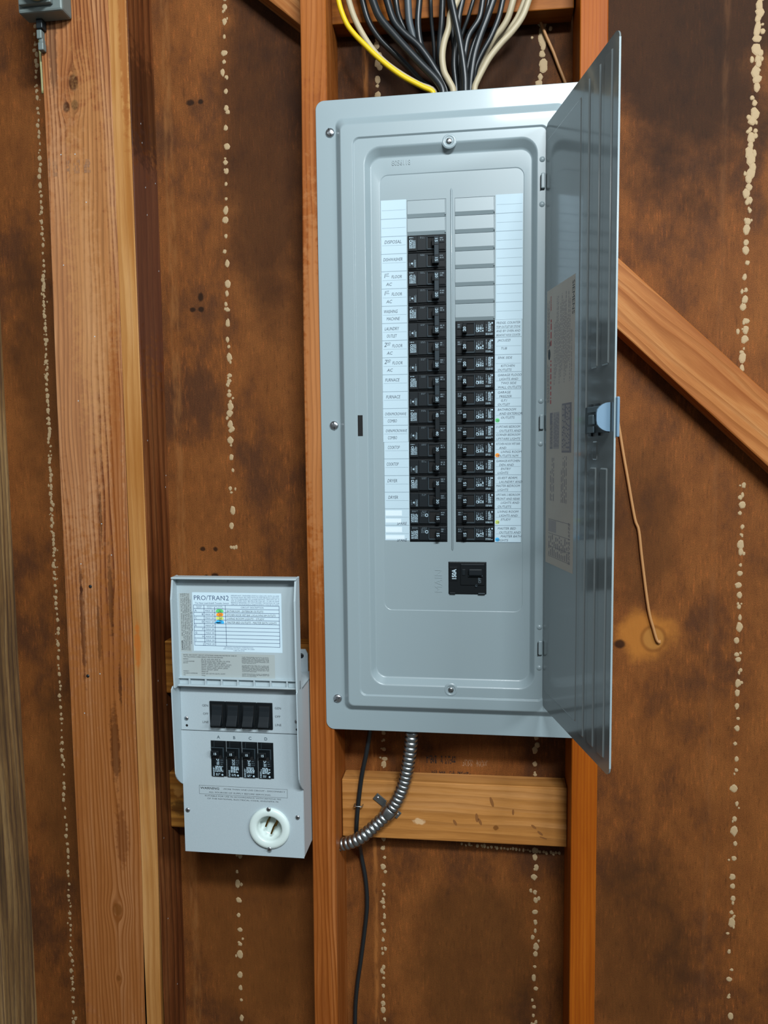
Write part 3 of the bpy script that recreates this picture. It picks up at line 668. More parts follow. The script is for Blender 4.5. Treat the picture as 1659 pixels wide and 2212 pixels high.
# ================================================================== circuit breakers
def breaker(x0, z0, poles, amps, side, lab, group):
    """black plug-in breaker; x0,z0 = lower left corner of its slots, one inch per pole"""
    t = tag(empty('circuit_breaker', x0, 0, z0), lab, 'circuit breaker', group); K = dict(parent=t, rel=(x0, 0, z0))
    W_ = 2.24; f = (lambda a: x0 + a) if side == 'R' else (lambda a: x0 + W_ - a)     # a = distance from the centre rib
    body = MB(); pr = MB()
    for p in range(poles):
        z = z0 + p
        def bx(a0, a1, y0, y1, b0, b1, mt, bv=.012, m=body): m.box(min(f(a0), f(a1)), max(f(a0), f(a1)), y0, y1, z + b0, z + b1, mt, bv)
        bx(.0, W_, -.02, .34, .012, .985, 'black', .02)
        bx(.02, W_ - .02, -.06, 0, .10, .95, 'black', .02)          # raised face
        bx(.08, .40, -.09, -.03, .52, .90, 'black2'); bx(.08, .40, -.08, -.03, .14, .48, 'black')
        bx(.44, 1.12, -.12, -.03, .12, .22, 'grey2', .02); bx(.44, 1.12, -.12, -.03, .82, .90, 'black2', .02); bx(1.06, 1.14, -.12, -.03, .12, .90, 'grey2', .02)
        bx(.42, 1.04, -.075, -.055, .24, .80, 'void', 0)
        bx(1.16, 1.66, -.10, -.03, .12, .92, 'black2'); bx(1.70, 2.18, -.10, -.03, .10, .94, 'black2')
        q = MB()
        S = 100 * len(lab) + p * 7 + int(z0)
        def mi(a0, a1, b0, b1, mt, rows, vert, fill=.55, sd=0, y=-.104): pr.micro(min(f(a0), f(a1)), max(f(a0), f(a1)), z + b0, z + b1, y, mt, rows, vert, fill, S + sd)
        mi(.12, .36, .60, .84, 'wprint2', 2, False, .5, 5, -.094)
        if side == 'R':
            mi(1.18, 1.64, .34, .60, 'wprint', 4, True, .6, 1); mi(1.18, 1.60, .60, .80, 'wprint2', 4, True, .4, 2); pr.disc(f(1.26), z + .40, .08, -.106, 'wprint', 12); pr.disc(f(1.26), z + .40, .05, -.108, 'black2', 12)
            mi(1.74, 1.84, .40, .88, 'wprint2', 1, True, .5, 3); mi(1.88, 2.06, .34, .88, 'wprint', 3, True, .72, 4); mi(2.08, 2.16, .36, .74, 'wprint2', 1, True, .5, 8)
            pr.disc(f(2.12), z + .82, .05, -.106, 'wprint', 10); mi(1.74, 2.16, .14, .26, 'wprint', 2, False, .5, 6)
        else:
            if poles == 1:
                mi(1.74, 2.16, .20, .70, 'wprint', 6, True, .6, 1); mi(1.74, 2.1, .80, .92, 'wprint2', 2, False, .4, 2); mi(1.28, 1.56, .55, .80, 'wprint2', 4, True, .4, 3); pr.disc(f(1.22), z + .62, .10, -.106, 'wprint', 14); pr.disc(f(1.22), z + .62, .06, -.108, 'black2', 12)
            elif p == poles - 1:
                mi(1.76, 1.96, .24, .74, 'wprint', 4, True, .55, 1); mi(1.96, 2.14, .24, .74, 'wprint', 3, True, .6, 2); mi(1.9, 2.14, .82, .88, 'wprint', 1, False, .6, 3)
                pr.disc(f(2.04), z + .66, .08, -.106, 'wprint', 12); pr.disc(f(2.04), z + .66, .05, -.108, 'black2', 12)
            else:
                mi(1.74, 1.86, .16, .58, 'wprint', 3, True, .35, 1); pr.disc(f(1.98), z + .38, .055, -.106, 'wprint', 12); mi(1.88, 1.96, .25, .5, 'wprint2', 2, True, .4, 2); mi(2.06, 2.16, .24, .52, 'wprint2', 2, True, .4, 3)
            mi(1.22, 1.5, .78, .90, 'wprint2', 2, False, .35, 4)
    body.build('breaker_body', **K); tag(pr.build('breaker_print', **K), kind='stuff')
    h = MB(); a0, a1 = .40, .66; xa, xb = min(f(a0), f(a1)), max(f(a0), f(a1)); rot = math.pi / 2 if side == 'R' else -math.pi / 2
    if side == 'R':
        for p in range(poles):
            z = z0 + p; h.box(xa, xb, -.40, -.06, z + .26, z + .78, 'black', .04); xc = (xa + xb) / 2
            h.text(amps, xc + .075, z + .52 - .17, .24, -.405, 'wprint', rot=rot, sx=1.1, bold=.02)
        nm = 'toggle'
    elif poles == 1:
        z = z0; h.box(xa, xb, -.40, -.06, z + .18, z + .74, 'black', .04); h.text(amps, (xa + xb) / 2 - .08, z + .62, .24, -.405, 'wprint', rot=rot, sx=1.1, bold=.02); nm = 'toggle'
    else:
        mt = 'grey2' if amps != '30' and amps != '40' else 'black2'
        for p in range(poles): h.box(xa - .14, xb - .02, -.36, -.06, z0 + p + .28, z0 + p + .72, 'black', .03)
        h.box(xa, xb, -.52, -.34, z0 + .26, z0 + 1.76, mt, .03); nm = 'handle_tie'
        h.box(xa + .02, xb - .02, -.53, -.5, z0 + .68, z0 + .72, 'void'); h.box(xa + .02, xb - .02, -.53, -.5, z0 + 1.28, z0 + 1.32, 'void')
        for p, zz in ((0, .60), (1, 1.68)): h.text(amps, (xa + xb) / 2 - .08, z0 + zz, .23, -.536, 'wprint', rot=rot, sx=1.1, bold=.01)
    h.build(nm, **K)
    return t
G2 = 'two-pole breakers in the left column'; G1 = 'single-pole breakers in the right column'
for top, amps, lab in ((18, '15', 'black two-pole 15 amp breaker beside the disposal and dishwasher labels, topmost in left column'),
                       (16, '20', 'black two-pole 20 amp breaker beside the first floor AC labels'),
                       (14, '20', 'black two-pole 20 amp breaker beside the washing machine and laundry labels'),
                       (12, '20', 'black two-pole 20 amp breaker beside the second floor AC labels'),
                       (10, '20', 'black two-pole 20 amp breaker beside the two furnace labels'),
                       (8, '40', 'black two-pole 40 amp breaker beside the oven and microwave combo labels'),
                       (6, '30', 'black two-pole 30 amp breaker beside the two cooktop labels'),
                       (4, '30', 'black two-pole 30 amp breaker beside the two dryer labels')):
    breaker(4.03, top - 2, 2, amps, 'L', lab, G2)
breaker(4.03, 1, 1, '15', 'L', 'black single 15 amp breaker beside the upper spare label', 'spare breakers at the foot of the left column')
breaker(4.03, 0, 1, '15', 'L', 'black single 15 amp breaker beside the lowest spare label, left column', 'spare breakers at the foot of the left column')
RN = ['fridge and counter top outlet', 'jacuzzi tub', 'sink side kitchen outlets', 'garage flood lights', 'garage freezer outlet', 'bathroom outlets with green mark', 'corner bedroom upstairs lights',
      'kitchen nook wet bar, orange mark', 'garage-kitchen den and entry lights', 'guest bedroom and laundry lights', 'upstairs front and rear lights', 'living room lights and study, yellow mark', 'master bed and bath, blue mark']
for i, nme in enumerate(RN):
    breaker(6.81, 12 - i, 1, '20' if i < 5 else '15', 'R', 'black single %s amp breaker beside the %s label' % ('20' if i < 5 else '15', nme), G1)
mn = tag(empty('main_breaker', 7.46, 0, -3.16), 'black 150 amp main breaker alone below the two breaker columns', 'circuit breaker'); K = dict(parent=mn, rel=(7.46, 0, -3.16))
m = MB(); m.box(6.35, 8.58, -.05, .34, -3.14, -1.22, 'black', .03); m.box(7.05, 8.5, -.10, -.03, -2.6, -1.3, 'black', .04); m.box(6.40, 6.88, -.08, -.03, -2.35, -1.5, 'black', .02)
m.box(6.4, 6.75, -.09, -.03, -3.16, -3.05, 'black2', .02); m.box(8.1, 8.52, -.09, -.03, -3.17, -3.05, 'black2', .02); m.box(7.15, 7.36, -.14, -.08, -2.0, -1.62, 'black2', .03); m.box(7.1, 8.48, -.12, -.08, -1.42, -1.32, 'black2', .03); m.build('breaker_body', **K)
m = MB(); m.box(7.55, 8.35, -.34, -.08, -1.98, -1.58, 'black2', .06); m.box(7.52, 8.38, -.2, -.08, -2.06, -1.98, 'grey2', .02); m.build('toggle', **K)
m = MB(); m.text('150A', 6.80, -2.28, .36, -.085, 'paper', rot=math.pi / 2, sx=.82, bold=.03); m.text('OFF', 8.28, -2.46, .24, -.104, 'wprint2', rot=math.pi / 2, sx=.8); m.lathe(8.0, -.1, -2.62, [(.075, 0), (.075, .02), (.05, .02), (.05, -.02)], 'grey2', 14)
m.micro(8.12, 8.5, -3.1, -3.06, -.094, 'wprint2', 1, False, .6, 3); tag(m.build('breaker_print', **K), kind='stuff')

# ================================================================== transfer switch
TX0, TX1, TY, TZ0, TZ1 = -10.05, -2.42, -1.9, -19.28, -8.75
ts = tag(empty('transfer_switch', -6.2, 2, TZ0), 'small grey generator transfer switch box with its lid flipped up, left of the panel', 'transfer switch'); K = dict(parent=ts, rel=(-6.2, 2, TZ0))
m = MB()
for q in ((TX0, TX0 + .06, TY + .05, 1.98, TZ0 + .04, TZ1), (TX1 - .06, TX1, TY + .05, 1.98, TZ0 + .04, TZ1), (TX0, TX1, 1.92, 1.98, TZ0 + .04, TZ1), (TX0, TX1, TY + .05, 1.98, TZ1 - .06, TZ1), (TX0, TX1, TY + .05, 1.98, TZ0 + .04, TZ0 + .1)): m.box(*q, 'box', .02)
m.build('housing', **K)
m = MB(); m.box(TX0 + .02, TX1 - .02, TY - .02, TY + .05, -11.49, TZ1 - .02, 'box', .03); m.build('switch_cover', **K)
m = MB(); plate(m, TX0 + .02, TX1 - .02, TZ0, -11.53, [(-5.4, -3.72, -18.29, -16.61)], TY - .02, TY + .05, 'box')
for q in ((TX0 + .02, TX1 - .02, TY - .019, TY + .05, TZ0 - .001, TZ0 + .05), (TX0 + .02, TX1 - .02, TY - .019, TY + .05, -11.58, -11.529), (TX0 + .019, TX0 + .07, TY - .019, TY + .05, TZ0, -11.53), (TX1 - .07, TX1 - .019, TY - .019, TY + .05, TZ0, -11.53)): m.box(*q, 'box')
m.build('breaker_cover', **K)
m = MB(); pts = [(-3.45, -9.0), (-2.47, -9.0), (-2.47, -7.6), (-2.62, -7.3), (-3.45, -7.3)]; m.poly([(x - .42, z) for x, z in pts], 1.86, 1.98, 'box'); screw(m, -3.32, 1.86, -7.72, .17, 'latch_dk', .5, True, h=.05); m.build('mounting_ear', **K)
# lid, folded right back above the hinge; inner face towards the room
LY = -2.25; lx0, lx1, lz0, lz1 = -9.97, -2.36, -8.52, -1.84
m = MB(); m.box(lx0, lx1, LY, LY + .09, lz0, lz1, 'lid', .03)
for (a, b, y0) in ((lx0, lx0 + .11, -2.95), (lx1 - .11, lx1, -2.95)):
    pts = [(LY + .05, lz0), (y0, lz0), (y0 - .08, lz0 + 1.6), (y0 - .08, lz1 - 1.3), (y0 + .18, lz1 - .15), (LY + .2, lz1), (LY + .2, lz0)]
    vs = [(a, y, z) for y, z in pts] + [(b, y, z) for y, z in pts]; n = len(pts)
    m.add(vs, [list(range(n)), list(range(2 * n - 1, n - 1, -1))] + [(k, n + k, n + (k + 1) % n, (k + 1) % n) for k in range(n)], 'lid')
m.box(lx0, lx1, -2.86, LY + .05, lz1 - .12, lz1, 'lid', .03); m.box(lx0 + 2.6, lx0 + 3.3, -2.4, LY, lz1 - .35, lz1 - .1, 'lid', .03)
zb, zt = -8.56, -8.03
m.box(lx0, lx1, -2.44, LY, zt - .06, zt, 'lid', .015); m.box(lx0, lx1, -2.52, LY, zb, zb + .10, 'lid', .03)
for k, a in enumerate((0, .72, 1.74, 2.74, 3.75, 4.76, 5.77, 6.78, 7.51)):
    m.box(lx0 + a, lx0 + a + .10, -2.42, LY, zb + .02, zt - .02, 'lid', .01)
m.build('lid', **K)
def wing(x, s):                       # curved side guards that carry the hinge
    m = MB(); pts = []
    for k in range(31):
        t = k / 30; z = -8.6 - t * 6.35; d = 1.18 * (1 - .16 * t) if t < .8 else 1.18 * .872 * math.cos((t - .8) / .2 * math.pi / 2) ** .9
        pts.append((TY - d, z))
    pts = [(TY + .02, -8.45), (TY - 1.0, -8.45)] + pts + [(TY + .02, -14.98)]
    vs = [(x, y, z) for y, z in pts] + [(x + .07 * s, y, z) for y, z in pts]; n = len(pts)
    m.add(vs, [list(range(n)), list(range(2 * n - 1, n - 1, -1))] + [(k, n + k, n + (k + 1) % n, (k + 1) % n) for k in range(n)], 'lid'); m.build('side_guard', bevel=.012, **K)
wing(TX0 - .05, 1); wing(TX1 - .02, 1)
# printed matter on the lid
m = MB(); y = LY - .004
m.quad(-9.72, -3.9, -8.0, -6.55, y + .002, 'print_strip'); m.quad(-9.75, -9.05, -6.5, -2.9, y + .002, 'print_strip')
tag(m.build('clear_backing', **K), kind='stuff')
sk = -.012
m = MB(); y = LY - .006; m.box(-8.915, -3.42, y - .006, y + .004, -6.42, -2.84, 'paper2'); y -= .009
m.text('PRO/TRAN', -8.84, -3.30, .40, y, 'line2', sx=1.02); m.text('2', -6.83, -3.30, .42, y, 'line2'); m.text('\u00ae', -7.0, -3.12, .14, y, 'line2')
m.text('The New Load-Side\u00ae Transfer Switch', -8.76, -3.53, .14, y, 'line2', sx=.98)
IMP = ['IMPORTANT: TRANSFER SWITCH CIRCUITS WITH 30 AMP', 'RATINGS MUST BE USED WITH 30 AMP BRANCH CIRCUITS', 'OR WITH BREAKERS OF LOWER RATING. CIRCUITS OF 15', 'OR 20 AMPS MAY BE PROTECTED BY 15 OR 20 AMP', 'BRANCH BREAKERS. DO NOT EXCEED THE RATING OF THE', 'CIRCUIT. IN POSITION A AND B WHICH CAN BE 30 AMPS.']
for k, t in enumerate(IMP): m.text(t, -6.50, -3.04 - k * .105, .098, y, 'line2', sx=2.95 / (glyphs(t, 0, 0)[2] * .098))
tx = [-8.84, -8.20, -7.53, -6.86, -3.56]; tz = [-3.60 - k * .225 for k in range(12)]
for z in tz: m.quad(tx[0], tx[-1], z - .013, z + .013, y, 'line2')
for x in tx:
    zz = tz[0] if x != tx[2] else tz[1] + .12
    m.quad(x - .013, x + .013, tz[-1], zz, y, 'line2')
m.text('TRANSFER', -8.52, tz[0] - .105, .08, y, 'line2', ha='c'); m.text('CIRCUIT', -8.52, tz[0] - .195, .08, y, 'line2', ha='c')
m.text('BREAKER IN LOAD CENTER', -7.53, tz[0] - .10, .078, y, 'line2', ha='c'); m.text('RATING', -7.86, tz[0] - .20, .075, y, 'line2', ha='c'); m.text('CIRCUIT NO.', -7.2, tz[0] - .20, .075, y, 'line2', ha='c')
m.text('CIRCUIT DESCRIPTION', -5.21, tz[0] - .16, .13, y, 'line2', ha='c', sx=1.05)
for k, ch in enumerate('ABCDEFGHIJ'):
    zc = tz[k + 1] - .175
    m.text(ch, -8.78 if k % 2 == 0 else -8.30, zc, .17, y, 'line2', ha='l' if k % 2 == 0 else 'c', bold=.006)
    m.text('MAX %d' % (30 if k < 2 else 20), -7.865, zc, .145, y, 'line2', ha='c', sx=1.08)
for k, (mt, t) in enumerate((('green', '36'), ('orange', '34'), ('yellow', '38'), ('blue', '40'))):
    zc = tz[k + 1] - .125; q = random.Random(k)
    m.add([(-7.22 + (.23 + .03 * (k == 3)) * math.cos(a) * q.uniform(.85, 1.15), y + .002, zc + .12 * math.sin(a) * q.uniform(.9, 1.25)) for a in [i * math.pi / 8 for i in range(16)]], [list(range(16))], mt)
    m.text(t, -7.22, zc - .07, .19, y - .002, 'ink', ha='c', shear=.25)
m.quad(-7.56, -7.2, tz[5] + .03, tz[5] + .09, y + .002, 'blue')
for k, t in enumerate(('BATHROOM - EXTERIOR OUTLETS', 'KITCHEN NOOK WET BAR  LVG & LIVING RM OUTLETS', 'LIVING ROOM LIGHTS - STUDY', 'MASTER BED OUTLETS - MASTER BATH LIGHTS')):
    wd = (2.25, 3.0, 2.3, 3.05)[k]; m.text(t, -6.80, tz[k + 1] - .19, .17, y, 'ink', shear=.25, sx=wd / (glyphs(t, 0, 0)[2] * .17), bold=0)
m.text('RELIANCE CONTROLS CORPORATION', -6.1, -6.185, .085, y, 'line2', ha='c', sx=1.2); m.text('2001 YOUNG COURT, RACINE, WI 53404', -6.1, -6.28, .085, y, 'line2', ha='c', sx=1.25); m.text('1-800-439-5745', -6.1, -6.375, .085, y, 'line2', ha='c', sx=1.3)
tag(m.build('circuit_chart', **K), kind='stuff')
m = MB(); y = LY - .008; r9 = math.pi / 2
DN = ['DANGER - RISK OF ELECTRIC SHOCK.  DO NOT START THE', 'GENERATOR UNTIL THE CORD IS CONNECTED TO THE INLET AND', 'THE GENERATOR. ANY TERMINAL MAY BE ENERGIZED WHEN THE', 'CORD IS CONNECTED.  SHUT DOWN THE GENERATOR PRIOR TO', 'DISCONNECTING THE CORD FROM THE INLET AND THE GENERATOR.']
for k, t in enumerate(DN):
    a = r9
    if k == 0:
        m.text('DANGER', -9.58, -6.38, .14, y, 'black_ink', rot=a, bold=.02, sx=1.05); t2 = t[6:]; m.text(t2, -9.58, -5.62, .105, y, 'black_ink', rot=a, sx=2.7 / (glyphs(t2, 0, 0)[2] * .105))
    else: m.text(t, -9.58 + k * .112, -6.40, .105, y, 'black_ink', rot=a, sx=3.5 / (glyphs(t, 0, 0)[2] * .105))
for k, (t, l, s0) in enumerate((('FOR POWER INLET ONLY. NOT FOR USE AS AN OUTLET.', 2.75, -6.0), ('NOT FOR INDOOR USE.', 1.2, -5.2))): m.text(t, -9.02 + k * .088, s0, .09, y, 'black_ink', rot=r9, sx=l / (glyphs(t, 0, 0)[2] * .09))
T1 = ['RATED 10KA SHORT CIRCUIT WITHSTAND WHEN PROTECTED BY ONE OF', 'THE FOLLOWING OVERCURRENT PROTECTIVE DEVICES:']
m.text(T1[0], -9.60, -6.71, .10, y, 'black_ink', sx=3.35 / (glyphs(T1[0], 0, 0)[2] * .10)); m.text(T1[1], -9.60, -6.83, .10, y, 'black_ink', sx=2.5 / (glyphs(T1[1], 0, 0)[2] * .10))
for t, z in (('SIEMENS', -6.96), ('CUTLER-HAMMER', -7.10), ('EATON', -7.20), ('MURRAY', -7.71), ('SQUARE D HOMELINE', -7.83), ('ITE', -7.95)): m.text(t, -9.62, z, .09, y, 'black_ink')
for k, t in enumerate(('QP, QT, HQP, QPH, BQD, BL', 'BAB, BR, BJ, BQ, BQC, GB, BRH, CH, GFCB,', 'GFTCB, CHBAB, HBAX, HBR, QBHW,', 'QBHGFT, QBHW, QB, QCF, BRWH, QCGFT,', 'QCHW, QCHGFT, QCR, QCHW, QHCW,', 'QHCX, QHPW, QHPX, QPHW, QPGFT,', 'QPHW, QPHGFT, QPHX', 'SERIES MP', 'HOM, QO, QO-VH, QO-PL, HOMT', 'THQL')):
    m.text(t, -8.48, -6.96 - (k * .106 if k < 7 else k * .122 - .10), .10, y, 'black_ink', sx=(glyphs(t, 0, 0)[2] ** 0) * .98)
for k, t in enumerate(('THIS TRANSFER SWITCH IS SUIT-', 'ABLE FOR USE IN A CIRCUIT', 'CAPABLE OF DELIVERING THE', 'SHORT-CIRCUIT CURRENT FOR THE', 'MAXIMUM VOLTAGE MARKED ON', 'THIS PRODUCT.', '', 'WHEN PROTECTED BY A CIRCUIT', 'BREAKER, THE CIRCUIT BREAKER', 'UPSTREAM SHALL NOT INCLUDE A', 'SHORT-TIME TRIP RESPONSE. THIS', 'TRANSFER SWITCH DOES NOT IN-', 'CLUDE SHORT-TIME RATINGS.', '', 'CONTINUOUS LOAD CURRENT', 'NOT TO EXCEED 80 PERCENT OF', 'SWITCH RATING.')):
    if t: m.text(t, -5.94, -6.76 - k * .073, .078, y, 'black_ink', sx=(1.68 if k not in (5, 12, 16) else .9) / (glyphs(t, 0, 0)[2] * .078))
tag(m.build('lid_print', **K), kind='stuff')
# front lettering
m = MB(); y = TY - .024
for t, z in (('GEN', -9.97), ('OFF', -10.49), ('LINE', -11.01)): m.text(t, -8.26, z, .20, y, 'black_ink', ha='r'); m.text(t, -4.08, z - .02, .20, y, 'black_ink')
for k, t in enumerate('ABCD'): m.text(t, -7.66 + k * .995, -11.95, .27, y, 'latch_md', ha='c', bold=.02)
for (a, b, c, d_) in ((-9.0, -3.40, -14.98, -14.965), (-9.0, -3.40, -15.52, -15.505), (-9.0, -8.985, -15.52, -14.98), (-3.415, -3.40, -15.52, -14.98)): m.quad(a, b, c, d_, y, 'black_ink')
m.text('WARNING', -8.92, -15.20, .20, y, 'black_ink', sx=1.25, bold=.012); t = '-MORE THAN ONE LIVE CIRCUIT - DISCONNECT'; m.text(t, -7.48, -15.18, .12, y, 'black_ink', sx=3.95 / (glyphs(t, 0, 0)[2] * .12))
t = 'ALL SOURCES OF SUPPLY BEFORE SERVICING.'; m.text(t, -8.38, -15.42, .12, y, 'black_ink', sx=3.95 / (glyphs(t, 0, 0)[2] * .12))
t = 'SUITABLE FOR USE IN ACCORDANCE WITH ARTICLE 702'; m.text(t, -8.66, -15.66, .12, y, 'black_ink', sx=4.85 / (glyphs(t, 0, 0)[2] * .12)); t = 'OF THE NATIONAL ELECTRICAL CODE, ANSI/NFPA 70.'; m.text(t, -8.5, -15.83, .12, y, 'black_ink', sx=4.55 / (glyphs(t, 0, 0)[2] * .12))
tag(m.build('front_lettering', **K), kind='stuff')
for k in range(4):                    # rocker switches
    x = -8.15 + k * .99; b = MB()
    b.box(x, x + .975, TY - .10, TY - .0, -11.25, -9.60, 'black', .03); b.box(x + .14, x + .83, TY - .11, TY - .09, -11.0, -9.78, 'void')
    bo = b.build('rocker_bezel', **K)
    r = MB(); prof = [(.04, -9.82), (.10, -9.86), (.13, -10.1), (.20, -10.4), (.32, -10.68), (.46, -10.86), (.50, -10.95), (.44, -11.02), (.04, -11.02)]
    vs = [(x + .17, TY - .06 - d_, z) for d_, z in prof] + [(x + .80, TY - .06 - d_, z) for d_, z in prof]; n = len(prof)
    r.add(vs, [list(range(n)), list(range(2 * n - 1, n - 1, -1))] + [(i, n + i, n + (i + 1) % n, (i + 1) % n) for i in range(n)], 'black2')
    q = r.build('rocker', parent=bo, rel=(-6.2, 2, TZ0), bevel=.02)
for (x, z, a, r_, mt) in ((-9.67, -10.75, .3, .14, 'steel'), (-2.72, -10.70, .8, .14, 'steel'), (-9.78, -16.60, .5, .15, 'steel'), (-2.80, -16.70, 1.1, .15, 'steel')):
    m = MB(); screw(m, x, TY - .02, z, r_, mt, a, True); m.build('cover_screw', **K)
for hx in (-9.66, -2.72): m = MB(); m.disc(hx, -11.2, .08, TY - .023, 'void', 12); m.build('screw_hole', **K)
m = MB(); ix, iz = -4.56, -17.45     # recessed flanged inlet
m.lathe(ix, TY - .02, iz, [(1.28, 0), (1.28, .12), (1.22, .20), (1.08, .23), (.88, .22), (.80, .18), (.77, .02), (.75, -.6), (.60, -.62), (.001, -.62)], 'nylon', 44); m.build('inlet_flange', **K)
for (dx, dz, L_, r_) in ((-.20, .22, .42, .35), (.42, .30, .40, .25), (.15, -.18, .50, .35), (-.38, -.12, .001, 0)):
    if L_ < .01: continue
    m = MB(); c, s_ = math.cos(r_), math.sin(r_); cx, cz = ix + dx, iz + dz
    m.box(-.05, .05, TY - .02, TY + .58, -L_ / 2, L_ / 2, 'brass', .02, xf=lambda a, y_, b: (cx + a * c + b * s_, y_, cz - a * s_ + b * c)); m.build('inlet_blade', **K)
for z in (-16.17, -18.69):
    m = MB(); screw(m, ix + .02, TY - .24, z, .14, 'steel', 1.2, True); m.build('inlet_screw', **K)
m = MB(); m.box(-6.2, -4.3, -.6, .9, -19.42, -19.24, 'beige', .03); m.build('knockout_plate', **K)
# its four breakers
for k, ch in enumerate('ABCD'):
    x = -8.16 + k * .992; z0, z1 = -14.33, -12.08
    t = tag(empty('circuit_breaker', x, TY, z0), 'black upright 15 amp breaker under the letter %s on the transfer switch' % ch, 'circuit breaker', 'breakers in the transfer switch'); Q = dict(parent=t, rel=(x, TY, z0)); y = TY
    m = MB(); m.box(x, x + .97, y - .05, y - .021, z0, z1, 'black', .02); m.box(x + .05, x + .82, y - .13, y - .04, z0 + .02, z0 + .72, 'black', .02); m.box(x + .25, x + .84, y - .11, y - .04, z0 + .74, z0 + 1.18, 'black2', .03)
    m.box(x + .03, x + .84, y - .12, y - .04, z1 - .46, z1 - .40, 'grey2', .02); m.box(x + .76, x + .84, y - .12, y - .04, z0 + 1.2, z1 - .42, 'grey2', .02); m.box(x + .24, x + .84, y - .11, y - .04, z1 - .36, z1 - .05, 'black', .02); m.box(x + .22, x + .25, y - .12, y - .04, z1 - .38, z1 - .04, 'grey2', .01)
    m.build('breaker_body', **Q)
    m = MB(); m.box(x + .07, x + .60, y - .36, y - .05, z0 + 1.36, z0 + 1.72, 'black', .06); m.box(x + .1, x + .7, y - .125, y - .11, z0 + 1.14, z0 + 1.36, 'void'); m.text('15', x + .36, z0 + 1.47, .20, y - .366, 'paper', ha='c', bold=.02); m.build('toggle', **Q)
    m = MB(); m.disc(x + .44, z0 + 1.10, .085, y - .114, 'wprint', 14); m.disc(x + .44, z0 + 1.10, .045, y - .117, 'black2', 12); m.micro(x + .36, x + .54, z0 + .76, z0 + 1.02, y - .114, 'wprint', 3, True, .6, k); m.micro(x + .6, x + .8, z0 + .76, z0 + 1.15, y - .114, 'wprint2', 3, False, .2, k)
    m.micro(x + .28, x + .78, z0 + .30, z0 + .70, y - .134, 'wprint', 5, False, .8, k + 4); m.micro(x + .12, x + .24, z0 + .06, z0 + .62, y - .134, 'wprint', 2, True, .6, k + 8); m.disc(x + .72, z0 + .14, .06, y - .134, 'wprint', 12); m.micro(x + .32, x + .6, z0 + .08, z0 + .24, y - .134, 'wprint', 2, False, .6, k + 9)
    tag(m.build('breaker_print', **Q), kind='stuff')

